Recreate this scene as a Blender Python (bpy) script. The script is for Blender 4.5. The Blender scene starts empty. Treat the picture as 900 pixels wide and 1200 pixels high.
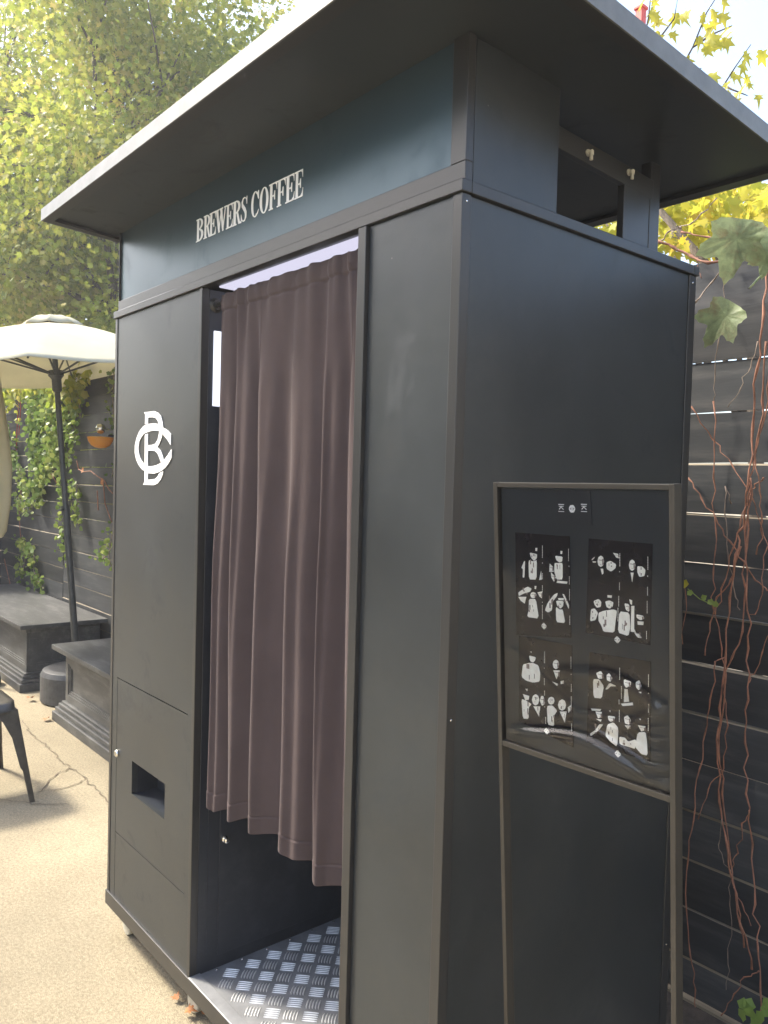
import bpy, bmesh, math, random
import numpy as np
from mathutils import Vector, Matrix, noise

R = math.radians
SC = bpy.context.scene
COL = SC.collection
random.seed(7)
rng = np.random.default_rng(11)

# ---------------------------------------------------------------- camera
CAM = Vector((0.9616, -0.957, 1.4563))
YAW, PITCH, ROLL = 0.8737, -0.0347, 0.0271
cd = bpy.data.cameras.new('camera')
cam = bpy.data.objects.new('camera', cd)
COL.objects.link(cam)
SC.camera = cam
cd.sensor_fit = 'HORIZONTAL'
cd.sensor_width = 36.0
cd.lens = 36.0 * 935.05 / 900.0
cd.clip_start = 0.02
cd.clip_end = 500
F_ = Vector((-math.sin(YAW) * math.cos(PITCH), math.cos(YAW) * math.cos(PITCH), math.sin(PITCH)))
R_ = Vector((math.cos(YAW), math.sin(YAW), 0))
U_ = R_.cross(F_)
R2 = math.cos(ROLL) * R_ + math.sin(ROLL) * U_
U2 = -math.sin(ROLL) * R_ + math.cos(ROLL) * U_
cam.matrix_world = Matrix(((R2.x, U2.x, -F_.x, CAM.x), (R2.y, U2.y, -F_.y, CAM.y), (R2.z, U2.z, -F_.z, CAM.z), (0, 0, 0, 1)))

# ---------------------------------------------------------------- light
SUN_EL, SUN_AZ = R(47), R(180 + 27)          # azimuth measured from +X towards +Y
SC.world = bpy.data.worlds.new('World')
SC.world.use_nodes = True
wn = SC.world.node_tree
bg = wn.nodes['Background']
sky = wn.nodes.new('ShaderNodeTexSky')
sky.sky_type = 'NISHITA'
sky.sun_disc = False
sky.sun_elevation = SUN_EL
sky.sun_rotation = R(90) - SUN_AZ
sky.air_density = 1.0
sky.dust_density = 3.5
sky.ozone_density = 1.0
wn.links.new(sky.outputs[0], bg.inputs[0])
bg.inputs[1].default_value = 0.15
sl = bpy.data.lights.new('sun', 'SUN')
sl.energy = 2.3
sl.angle = R(8)
sl.color = (1.0, 0.93, 0.80)
sun = bpy.data.objects.new('sun', sl)
COL.objects.link(sun)
sd = Vector((math.cos(SUN_AZ) * math.cos(SUN_EL), math.sin(SUN_AZ) * math.cos(SUN_EL), math.sin(SUN_EL)))
sun.rotation_euler = sd.to_track_quat('Z', 'Y').to_euler()
SC.view_settings.view_transform = 'Standard'
SC.view_settings.look = 'None'
SC.view_settings.exposure = 1.95
SC.view_settings.gamma = 1.0

# ---------------------------------------------------------------- materials
def mat(name, col, rough=0.5, metal=0.0, spec=0.5, var=0.0, vscale=8.0, bump=0.0, bscale=60.0, stretch=(1, 1, 1),
        coat=0.0, sheen=0.0, rvar=0.0, detail=5.0, dirt=None, dscale=2.0, damt=0.5, trans=0.0):
    m = bpy.data.materials.new(name)
    m.use_nodes = True
    nt = m.node_tree
    b = nt.nodes['Principled BSDF']
    b.inputs['Base Color'].default_value = (*col, 1)
    b.inputs['Roughness'].default_value = rough
    b.inputs['Metallic'].default_value = metal
    b.inputs['Specular IOR Level'].default_value = spec
    b.inputs['Coat Weight'].default_value = coat
    b.inputs['Sheen Weight'].default_value = sheen
    b.inputs['Sheen Roughness'].default_value = 0.4
    tc = nt.nodes.new('ShaderNodeTexCoord')
    mp = nt.nodes.new('ShaderNodeMapping')
    mp.inputs['Scale'].default_value = stretch
    nt.links.new(tc.outputs['Object'], mp.inputs[0])
    def nz(scale, det=detail, r=0.6):
        n = nt.nodes.new('ShaderNodeTexNoise')
        n.inputs['Scale'].default_value = scale
        n.inputs['Detail'].default_value = det
        n.inputs['Roughness'].default_value = r
        nt.links.new(mp.outputs[0], n.inputs['Vector'])
        return n
    last = None
    if var > 0:
        n = nz(vscale)
        cr = nt.nodes.new('ShaderNodeValToRGB')
        cr.color_ramp.elements[0].position = 0.3
        cr.color_ramp.elements[1].position = 0.7
        cr.color_ramp.elements[0].color = (*[c * (1 - var) for c in col], 1)
        cr.color_ramp.elements[1].color = (*[min(1, c * (1 + var)) for c in col], 1)
        nt.links.new(n.outputs['Fac'], cr.inputs[0])
        last = cr.outputs[0]
    if dirt:
        n = nz(dscale, 8, 0.7)
        mr = nt.nodes.new('ShaderNodeMapRange')
        mr.inputs[1].default_value = 0.5
        mr.inputs[2].default_value = 0.72
        mr.inputs[4].default_value = damt
        nt.links.new(n.outputs['Fac'], mr.inputs[0])
        mx = nt.nodes.new('ShaderNodeMix')
        mx.data_type = 'RGBA'
        if last:
            nt.links.new(last, mx.inputs[6])
        else:
            mx.inputs[6].default_value = (*col, 1)
        mx.inputs[7].default_value = (*dirt, 1)
        nt.links.new(mr.outputs[0], mx.inputs[0])
        last = mx.outputs[2]
    if last:
        nt.links.new(last, b.inputs['Base Color'])
    if rvar > 0:
        n = nz(3.0, 6)
        mr = nt.nodes.new('ShaderNodeMapRange')
        mr.inputs[3].default_value = rough - rvar
        mr.inputs[4].default_value = rough + rvar
        nt.links.new(n.outputs['Fac'], mr.inputs[0])
        nt.links.new(mr.outputs[0], b.inputs['Roughness'])
    if bump > 0:
        n = nz(bscale, 6)
        bp = nt.nodes.new('ShaderNodeBump')
        bp.inputs['Strength'].default_value = 1.0
        bp.inputs['Distance'].default_value = bump
        nt.links.new(n.outputs['Fac'], bp.inputs['Height'])
        nt.links.new(bp.outputs[0], b.inputs['Normal'])
    if trans > 0:
        tr = nt.nodes.new('ShaderNodeBsdfTranslucent')
        mx = nt.nodes.new('ShaderNodeMixShader')
        mx.inputs[0].default_value = trans
        if last:
            nt.links.new(last, tr.inputs[0])
        else:
            tr.inputs[0].default_value = (*col, 1)
        nt.links.new(b.outputs[0], mx.inputs[1])
        nt.links.new(tr.outputs[0], mx.inputs[2])
        nt.links.new(mx.outputs[0], nt.nodes['Material Output'].inputs[0])
    return m

def leaf_mat(name, stops, trans=0.45, rough=0.5):
    m = bpy.data.materials.new(name)
    m.use_nodes = True
    nt = m.node_tree
    b = nt.nodes['Principled BSDF']
    b.inputs['Roughness'].default_value = rough
    b.inputs['Specular IOR Level'].default_value = 0.35
    g = nt.nodes.new('ShaderNodeNewGeometry')
    cr = nt.nodes.new('ShaderNodeValToRGB')
    e = cr.color_ramp.elements
    while len(e) < len(stops):
        e.new(0.5)
    for i, (p, c) in enumerate(stops):
        e[i].position = p
        e[i].color = (*c, 1)
    tc = nt.nodes.new('ShaderNodeTexCoord')
    n = nt.nodes.new('ShaderNodeTexNoise')
    n.inputs['Scale'].default_value = 0.9
    n.inputs['Detail'].default_value = 3
    nt.links.new(tc.outputs['Object'], n.inputs['Vector'])
    ad = nt.nodes.new('ShaderNodeMath')
    ad.operation = 'MULTIPLY_ADD'
    ad.inputs[1].default_value = 0.55
    sb = nt.nodes.new('ShaderNodeMapRange')
    sb.inputs[1].default_value = 0.3
    sb.inputs[2].default_value = 0.7
    sb.inputs[3].default_value = 0.0
    sb.inputs[4].default_value = 0.45
    nt.links.new(n.outputs['Fac'], sb.inputs[0])
    nt.links.new(g.outputs['Random Per Island'], ad.inputs[0])
    nt.links.new(sb.outputs[0], ad.inputs[2])
    nt.links.new(ad.outputs[0], cr.inputs[0])
    nt.links.new(cr.outputs[0], b.inputs['Base Color'])
    tr = nt.nodes.new('ShaderNodeBsdfTranslucent')
    nt.links.new(cr.outputs[0], tr.inputs[0])
    mx = nt.nodes.new('ShaderNodeMixShader')
    mx.inputs[0].default_value = trans
    nt.links.new(b.outputs[0], mx.inputs[1])
    nt.links.new(tr.outputs[0], mx.inputs[2])
    nt.links.new(mx.outputs[0], nt.nodes['Material Output'].inputs[0])
    return m

def emit(name, col, s):
    m = bpy.data.materials.new(name)
    m.use_nodes = True
    nt = m.node_tree
    nt.nodes.remove(nt.nodes['Principled BSDF'])
    e = nt.nodes.new('ShaderNodeEmission')
    e.inputs[0].default_value = (*col, 1)
    e.inputs[1].default_value = s
    nt.links.new(e.outputs[0], nt.nodes['Material Output'].inputs[0])
    return m

M = {}
M['booth'] = mat('satin black paint', (0.046, 0.052, 0.056), 0.36, 0.5, 0.6, var=0.15, vscale=3, bump=0.00012, bscale=900, rvar=0.09,
                 dirt=(0.075, 0.075, 0.07), dscale=5, damt=0.3)
M['trim'] = mat('satin black trim', (0.050, 0.050, 0.050), 0.33, 0.5, 0.6, bump=0.00008, bscale=700, rvar=0.05)
M['header'] = mat('header board sky tint', (0.052, 0.088, 0.112), 0.36, 0.5, 0.8, var=0.08, vscale=2, rvar=0.05)  # blue in the base colour imitates the sky mirrored in the board
M['inner'] = mat('black laminate', (0.022, 0.026, 0.034), 0.34, 0.0, 0.5, var=0.2, vscale=4, dirt=(0.07, 0.075, 0.08), dscale=9, damt=0.35)
M['fascia'] = mat('roof edge metal', (0.15, 0.155, 0.15), 0.45, 0.2, 0.5, var=0.15, vscale=20, bump=0.0002, bscale=200)
M['white'] = mat('white vinyl', (0.93, 0.93, 0.92), 0.5)
M['cream_print'] = mat('photo highlights', (0.96, 0.92, 0.84), 0.4, var=0.10, vscale=90)
M['black_print'] = mat('photo black', (0.016, 0.013, 0.016), 0.25, 0, 0.5, var=0.4, vscale=25)
M['mid_print'] = mat('photo mid tone', (0.22, 0.17, 0.15), 0.4, var=0.5, vscale=120)
M['card'] = mat('card', (0.03, 0.032, 0.036), 0.35)
M['chrome'] = mat('chrome', (0.75, 0.74, 0.70), 0.18, 1.0)
M['plate'] = mat('tread plate aluminium', (0.26, 0.265, 0.27), 0.42, 0.35, 0.5, var=0.25, vscale=12, bump=0.0003, bscale=300, rvar=0.1)
M['bars'] = mat('tread bar aluminium', (0.72, 0.72, 0.70), 0.38, 0.35, 0.5, var=0.12, vscale=30)
M['nylon'] = mat('caster nylon', (0.45, 0.43, 0.35), 0.5, var=0.2, vscale=40)
M['rubber'] = mat('rubber', (0.02, 0.02, 0.02), 0.7)
M['led'] = emit('led panel', (0.74, 0.72, 0.90), 0.26)
M['led_side'] = emit('led side light and streaks', (0.82, 0.86, 1.0), 0.42)
M['stand'] = mat('stand steel', (0.045, 0.042, 0.037), 0.34, 0.4, 0.5, var=0.1, vscale=10)
M['backing'] = mat('backing board', (0.030, 0.034, 0.038), 0.4)
M['wood'] = mat('black stained boards', (0.046, 0.050, 0.054), 0.55, 0, 0.4, var=0.30, vscale=3, bump=0.0010, bscale=10, stretch=(0.5, 3, 4),
                dirt=(0.15, 0.14, 0.125), dscale=6, damt=0.35)
M['rawwood'] = mat('weathered bare edge', (0.20, 0.17, 0.12), 0.8, var=0.3, vscale=20, stretch=(0.3, 3, 3))
M['post'] = mat('black stained post', (0.030, 0.031, 0.033), 0.65, var=0.4, vscale=6, bump=0.002, bscale=20, stretch=(3, 3, 0.4))
M['bench'] = mat('dark painted bench wood', (0.058, 0.060, 0.060), 0.48, 0, 0.5, var=0.3, vscale=7, bump=0.0012, bscale=30, stretch=(0.6, 2, 2),
                 dirt=(0.17, 0.17, 0.16), dscale=7, damt=0.5)
M['concrete'] = mat('pale sunlit concrete', (0.30, 0.257, 0.175), 0.9, 0, 0.2, var=0.18, vscale=1.1, bump=0.0022, bscale=260, dirt=(0.235, 0.195, 0.13), dscale=14,
                    damt=0.5)
M['soil'] = mat('dark soil', (0.05, 0.042, 0.034), 0.95, var=0.4, vscale=20, bump=0.012, bscale=60)
M['plaster'] = mat('pale plaster', (0.42, 0.40, 0.36), 0.9, var=0.15, vscale=2, bump=0.002, bscale=40)
M['crack'] = mat('crack', (0.15, 0.12, 0.08), 0.95)
M['steel_dark'] = mat('gunmetal chair steel', (0.13, 0.12, 0.105), 0.35, 0.7, 0.5, var=0.3, vscale=15, rvar=0.08)
M['pole'] = mat('umbrella pole', (0.06, 0.065, 0.065), 0.4, 0.3, var=0.2, vscale=20)
M['weight'] = mat('umbrella base plastic', (0.055, 0.057, 0.06), 0.5, var=0.3, vscale=30, bump=0.001, bscale=90)
M['canvas'] = mat('cream canvas', (0.60, 0.57, 0.43), 0.85, 0, 0.2, var=0.06, vscale=6, bump=0.002, bscale=40, trans=0.38)
M['orange'] = mat('orange glass shade', (0.90, 0.48, 0.07), 0.3, trans=0.5)
M['bark'] = mat('bark', (0.10, 0.08, 0.06), 0.9, var=0.4, vscale=10, bump=0.02, bscale=12, stretch=(2, 2, 0.5))
M['vine'] = mat('vine stem', (0.25, 0.115, 0.07), 0.8, var=0.4, vscale=30)
M['vine_red'] = mat('red creeper stem', (0.42, 0.05, 0.04), 0.6, var=0.3, vscale=20)
M['vine_grey'] = mat('grey vine stem', (0.23, 0.18, 0.14), 0.75, var=0.4, vscale=30)
M['red'] = mat('red paint', (0.62, 0.07, 0.045), 0.5, var=0.15, vscale=8)
M['deadleaf'] = mat('dead leaf', (0.33, 0.13, 0.04), 0.7, var=0.4, vscale=60)
M['ivyleaf_big'] = mat('grape leaf', (0.27, 0.33, 0.17), 0.5, 0, 0.4, var=0.35, vscale=28, bump=0.002, bscale=70, dirt=(0.22, 0.12, 0.07), dscale=22, damt=0.8, trans=0.25)
M['leaf_tree'] = leaf_mat('maple leaves', [(0.0, (0.09, 0.14, 0.02)), (0.35, (0.26, 0.32, 0.045)), (0.7, (0.44, 0.44, 0.08)), (1.0, (0.58, 0.42, 0.14))], 0.55)
M['leaf_green'] = leaf_mat('green leaves', [(0.0, (0.09, 0.13, 0.04)), (0.5, (0.19, 0.25, 0.08)), (1.0, (0.36, 0.38, 0.13))], 0.5)
M['leaf_yellow'] = leaf_mat('yellow leaves', [(0.0, (0.30, 0.34, 0.04)), (0.4, (0.42, 0.42, 0.05)), (0.8, (0.55, 0.44, 0.05)), (1.0, (0.50, 0.26, 0.05))], 0.55)
M['leaf_ivy'] = leaf_mat('ivy leaves', [(0.0, (0.07, 0.13, 0.035)), (0.45, (0.18, 0.27, 0.06)), (0.85, (0.38, 0.42, 0.12)), (1.0, (0.50, 0.30, 0.12))], 0.35)

# fine grit in the concrete
_nt = M['concrete'].node_tree
_b = _nt.nodes['Principled BSDF']
_src = _b.inputs['Base Color'].links[0].from_socket
_tc = _nt.nodes.new('ShaderNodeTexCoord')
for _sc, _amt in ((330, 0.36), (95, 0.20), (0.45, 0.22)):
    _n = _nt.nodes.new('ShaderNodeTexNoise'); _n.inputs['Scale'].default_value = _sc; _n.inputs['Detail'].default_value = 3
    _nt.links.new(_tc.outputs['Object'], _n.inputs['Vector'])
    _mr = _nt.nodes.new('ShaderNodeMapRange')
    _mr.inputs[1].default_value = 0.32; _mr.inputs[2].default_value = 0.68
    _mr.inputs[3].default_value = 1 - _amt; _mr.inputs[4].default_value = 1 + _amt * .75
    _nt.links.new(_n.outputs['Fac'], _mr.inputs[0])
    _vm = _nt.nodes.new('ShaderNodeVectorMath'); _vm.operation = 'SCALE'
    _nt.links.new(_src, _vm.inputs[0]); _nt.links.new(_mr.outputs[0], _vm.inputs['Scale'])
    _src = _vm.outputs[0]
_nt.links.new(_src, _b.inputs['Base Color'])
# each board a little lighter or darker than its neighbours
_nt = M['wood'].node_tree
_b = _nt.nodes['Principled BSDF']
_src = _b.inputs['Base Color'].links[0].from_socket
_oi = _nt.nodes.new('ShaderNodeObjectInfo')
_mr = _nt.nodes.new('ShaderNodeMapRange')
_mr.inputs[3].default_value = 0.45
_mr.inputs[4].default_value = 1.15
_nt.links.new(_oi.outputs['Random'], _mr.inputs[0])
_vm = _nt.nodes.new('ShaderNodeVectorMath')
_vm.operation = 'SCALE'
_nt.links.new(_src, _vm.inputs[0])
_nt.links.new(_mr.outputs[0], _vm.inputs['Scale'])
_nt.links.new(_vm.outputs[0], _b.inputs['Base Color'])
# handling marks on the booth paint: smudges that change the gloss, short scratches
for _k in ('booth', 'header', 'inner'):
    _nt = M[_k].node_tree
    _b = _nt.nodes['Principled BSDF']
    _tc = _nt.nodes.new('ShaderNodeTexCoord')
    _n1 = _nt.nodes.new('ShaderNodeTexNoise'); _n1.inputs['Scale'].default_value = 6.5; _n1.inputs['Detail'].default_value = 9; _n1.inputs['Roughness'].default_value = 0.72; _n1.inputs['Distortion'].default_value = 0.6
    _nt.links.new(_tc.outputs['Object'], _n1.inputs['Vector'])
    _m1 = _nt.nodes.new('ShaderNodeMapRange'); _m1.inputs[1].default_value = 0.55; _m1.inputs[2].default_value = 0.70; _m1.inputs[3].default_value = 0.0; _m1.inputs[4].default_value = 0.14
    _nt.links.new(_n1.outputs['Fac'], _m1.inputs[0])
    _ad = _nt.nodes.new('ShaderNodeMath'); _ad.operation = 'ADD'; _ad.inputs[1].default_value = _b.inputs['Roughness'].default_value
    if _b.inputs['Roughness'].links:
        _nt.links.new(_b.inputs['Roughness'].links[0].from_socket, _ad.inputs[1])
    _nt.links.new(_m1.outputs[0], _ad.inputs[0])
    _nt.links.new(_ad.outputs[0], _b.inputs['Roughness'])
    _vo = _nt.nodes.new('ShaderNodeTexVoronoi'); _vo.inputs['Scale'].default_value = 8.0; _vo.inputs['Randomness'].default_value = 1.0
    _nt.links.new(_tc.outputs['Object'], _vo.inputs['Vector'])
    _m2 = _nt.nodes.new('ShaderNodeMapRange'); _m2.inputs[1].default_value = 0.016; _m2.inputs[2].default_value = 0.006; _m2.inputs[3].default_value = 0.0; _m2.inputs[4].default_value = 0.5
    _nt.links.new(_vo.outputs['Distance'], _m2.inputs[0])
    _mx = _nt.nodes.new('ShaderNodeMix'); _mx.data_type = 'RGBA'; _mx.inputs[7].default_value = (0.30, 0.29, 0.26, 1)
    if _b.inputs['Base Color'].links:
        _nt.links.new(_b.inputs['Base Color'].links[0].from_socket, _mx.inputs[6])
    _nt.links.new(_m2.outputs[0], _mx.inputs[0])
    _nt.links.new(_mx.outputs[2], _b.inputs['Base Color'])

# curtain cloth: matt fabric, a little light passes the weave
cm = mat('curtain cloth', (0.088, 0.066, 0.064), 0.9, 0, 0.10, var=0.10, vscale=5, bump=0.0006, bscale=500, sheen=0.10, trans=0.10)
_nt = cm.node_tree
_out = _nt.nodes['Material Output']
_src = _out.inputs[0].links[0].from_socket
_tp = _nt.nodes.new('ShaderNodeBsdfTransparent')
_mx = _nt.nodes.new('ShaderNodeMixShader')
_mx.inputs[0].default_value = 0.07
_nt.links.new(_src, _mx.inputs[1])
_nt.links.new(_tp.outputs[0], _mx.inputs[2])
_nt.links.new(_mx.outputs[0], _out.inputs[0])
M['curtain'] = cm

# clear sheet over the prints
am = bpy.data.materials.new('clear plastic sheet')
am.use_nodes = True
_nt = am.node_tree
_nt.nodes.remove(_nt.nodes['Principled BSDF'])
_t = _nt.nodes.new('ShaderNodeBsdfTransparent')
_t.inputs[0].default_value = (0.99, 0.99, 0.99, 1)
_g = _nt.nodes.new('ShaderNodeBsdfGlossy')
_g.inputs['Roughness'].default_value = 0.03
_fr = _nt.nodes.new('ShaderNodeFresnel')
_fr.inputs[0].default_value = 1.42
_mx = _nt.nodes.new('ShaderNodeMixShader')
_nt.links.new(_fr.outputs[0], _mx.inputs[0])
_nt.links.new(_t.outputs[0], _mx.inputs[1])
_nt.links.new(_g.outputs[0], _mx.inputs[2])
_nt.links.new(_mx.outputs[0], _nt.nodes['Material Output'].inputs[0])
M['acrylic'] = am

# ---------------------------------------------------------------- mesh helpers
class MB:
    def __init__(s):
        s.v, s.f, s.m = [], [], []
    def add(s, vs, fs, mi=0):
        o = len(s.v)
        s.v += [tuple(v) for v in vs]
        s.f += [tuple(i + o for i in f) for f in fs]
        s.m += [mi] * len(fs)
        return s
    def box(s, x0, x1, y0, y1, z0, z1, mi=0, shear=None):
        vs = [(x, y, z) for x in (x0, x1) for y in (y0, y1) for z in (z0, z1)]
        if shear:
            vs = [(x, y, z + shear * y) for x, y, z in vs]
        return s.add(vs, [(0, 1, 3, 2), (4, 6, 7, 5), (0, 4, 5, 1), (2, 3, 7, 6), (0, 2, 6, 4), (1, 5, 7, 3)], mi)
    def prism(s, pts, y0, y1, mi=0):
        """polygon in x,z extruded along y; y0 is the front (towards -y)"""
        n = len(pts)
        a = sum(pts[i][0] * pts[(i + 1) % n][1] - pts[(i + 1) % n][0] * pts[i][1] for i in range(n))
        if a < 0:
            pts = pts[::-1]
        vs = [(x, y0, z) for x, z in pts] + [(x, y1, z) for x, z in pts]
        fs = [tuple(range(n)), tuple(range(2 * n - 1, n - 1, -1))]
        fs += [(i, i + n, (i + 1) % n + n, (i + 1) % n) for i in range(n)]
        return s.add(vs, fs, mi)
    def tube(s, path, rad, n=8, mi=0, cap=True):
        path = [Vector(p) for p in path]
        if not hasattr(rad, '__len__'):
            rad = [rad] * len(path)
        vs, fs = [], []
        up = Vector((0.13, 0.21, 0.97))
        for i, p in enumerate(path):
            t = (path[min(i + 1, len(path) - 1)] - path[max(i - 1, 0)]).normalized()
            if abs(t.dot(up)) > 0.95:
                up = Vector((0.97, 0.2, 0.1))
            a = t.cross(up).normalized()
            b = t.cross(a)
            for k in range(n):
                th = 2 * math.pi * k / n
                vs.append(p + (a * math.cos(th) + b * math.sin(th)) * rad[i])
        for i in range(len(path) - 1):
            for k in range(n):
                fs.append((i * n + k, i * n + (k + 1) % n, (i + 1) * n + (k + 1) % n, (i + 1) * n + k))
        if cap:
            fs.append(tuple(range(n))[::-1])
            fs.append(tuple((len(path) - 1) * n + k for k in range(n)))
        return s.add(vs, fs, mi)
    def lathe(s, c, prof, n=32, mi=0, axis='z'):
        """prof: list of (r, h)"""
        vs, fs = [], []
        for r, h in prof:
            for k in range(n):
                th = 2 * math.pi * k / n
                a, b = r * math.cos(th), r * math.sin(th)
                if axis == 'z':
                    vs.append((c[0] + a, c[1] + b, c[2] + h))
                elif axis == 'y':
                    vs.append((c[0] + a, c[1] + h, c[2] + b))
                else:
                    vs.append((c[0] + h, c[1] + a, c[2] + b))
        for i in range(len(prof) - 1):
            for k in range(n):
                fs.append((i * n + k, i * n + (k + 1) % n, (i + 1) * n + (k + 1) % n, (i + 1) * n + k))
        fs.append(tuple(range(n))[::-1])
        fs.append(tuple((len(prof) - 1) * n + k for k in range(n)))
        return s.add(vs, fs, mi)

ORG = {}
def link(name, me, mats, parent=None, smooth=False, bevel=0.0):
    if not isinstance(mats, (list, tuple)):
        mats = [mats]
    for m in mats:
        me.materials.append(m)
    o = bpy.data.objects.new(name, me)
    COL.objects.link(o)
    if parent:
        o.parent = parent
    if smooth:
        for p in me.polygons:
            p.use_smooth = True
    if bevel:
        b = o.modifiers.new('bevel', 'BEVEL')
        b.width = bevel
        b.segments = 2
        b.limit_method = 'ANGLE'
    return o

def obj(name, mb, mats, parent=None, smooth=False, bevel=0.0, org=None):
    """world-space mesh builder -> object whose origin is its root's origin"""
    o = org if org is not None else (ORG.get(parent.name, Vector((0, 0, 0))) if parent else Vector((0, 0, 0)))
    o = Vector(o)
    me = bpy.data.meshes.new(name)
    me.from_pydata([(v[0] - o.x, v[1] - o.y, v[2] - o.z) for v in mb.v], [], mb.f)
    me.polygons.foreach_set('material_index', mb.m)
    bm = bmesh.new()
    bm.from_mesh(me)
    bmesh.ops.recalc_face_normals(bm, faces=bm.faces)
    bm.to_mesh(me)
    bm.free()
    ob = link(name, me, mats, parent, smooth, bevel)
    if not parent:
        ob.location = o
    ORG[ob.name] = o
    return ob

def tag(o, label=None, cat=None, group=None, kind=None):
    if label: o['label'] = label
    if cat: o['category'] = cat
    if group: o['group'] = group
    if kind: o['kind'] = kind
    return o

def thing(name, loc, label, cat, group=None, rot=None):
    o = bpy.data.objects.new(name, None)
    o.empty_display_size = 0.1
    COL.objects.link(o)
    o.location = loc
    if rot: o.rotation_euler = rot
    tag(o, label, cat, group)
    ORG[o.name] = Vector(loc)
    return o

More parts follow.
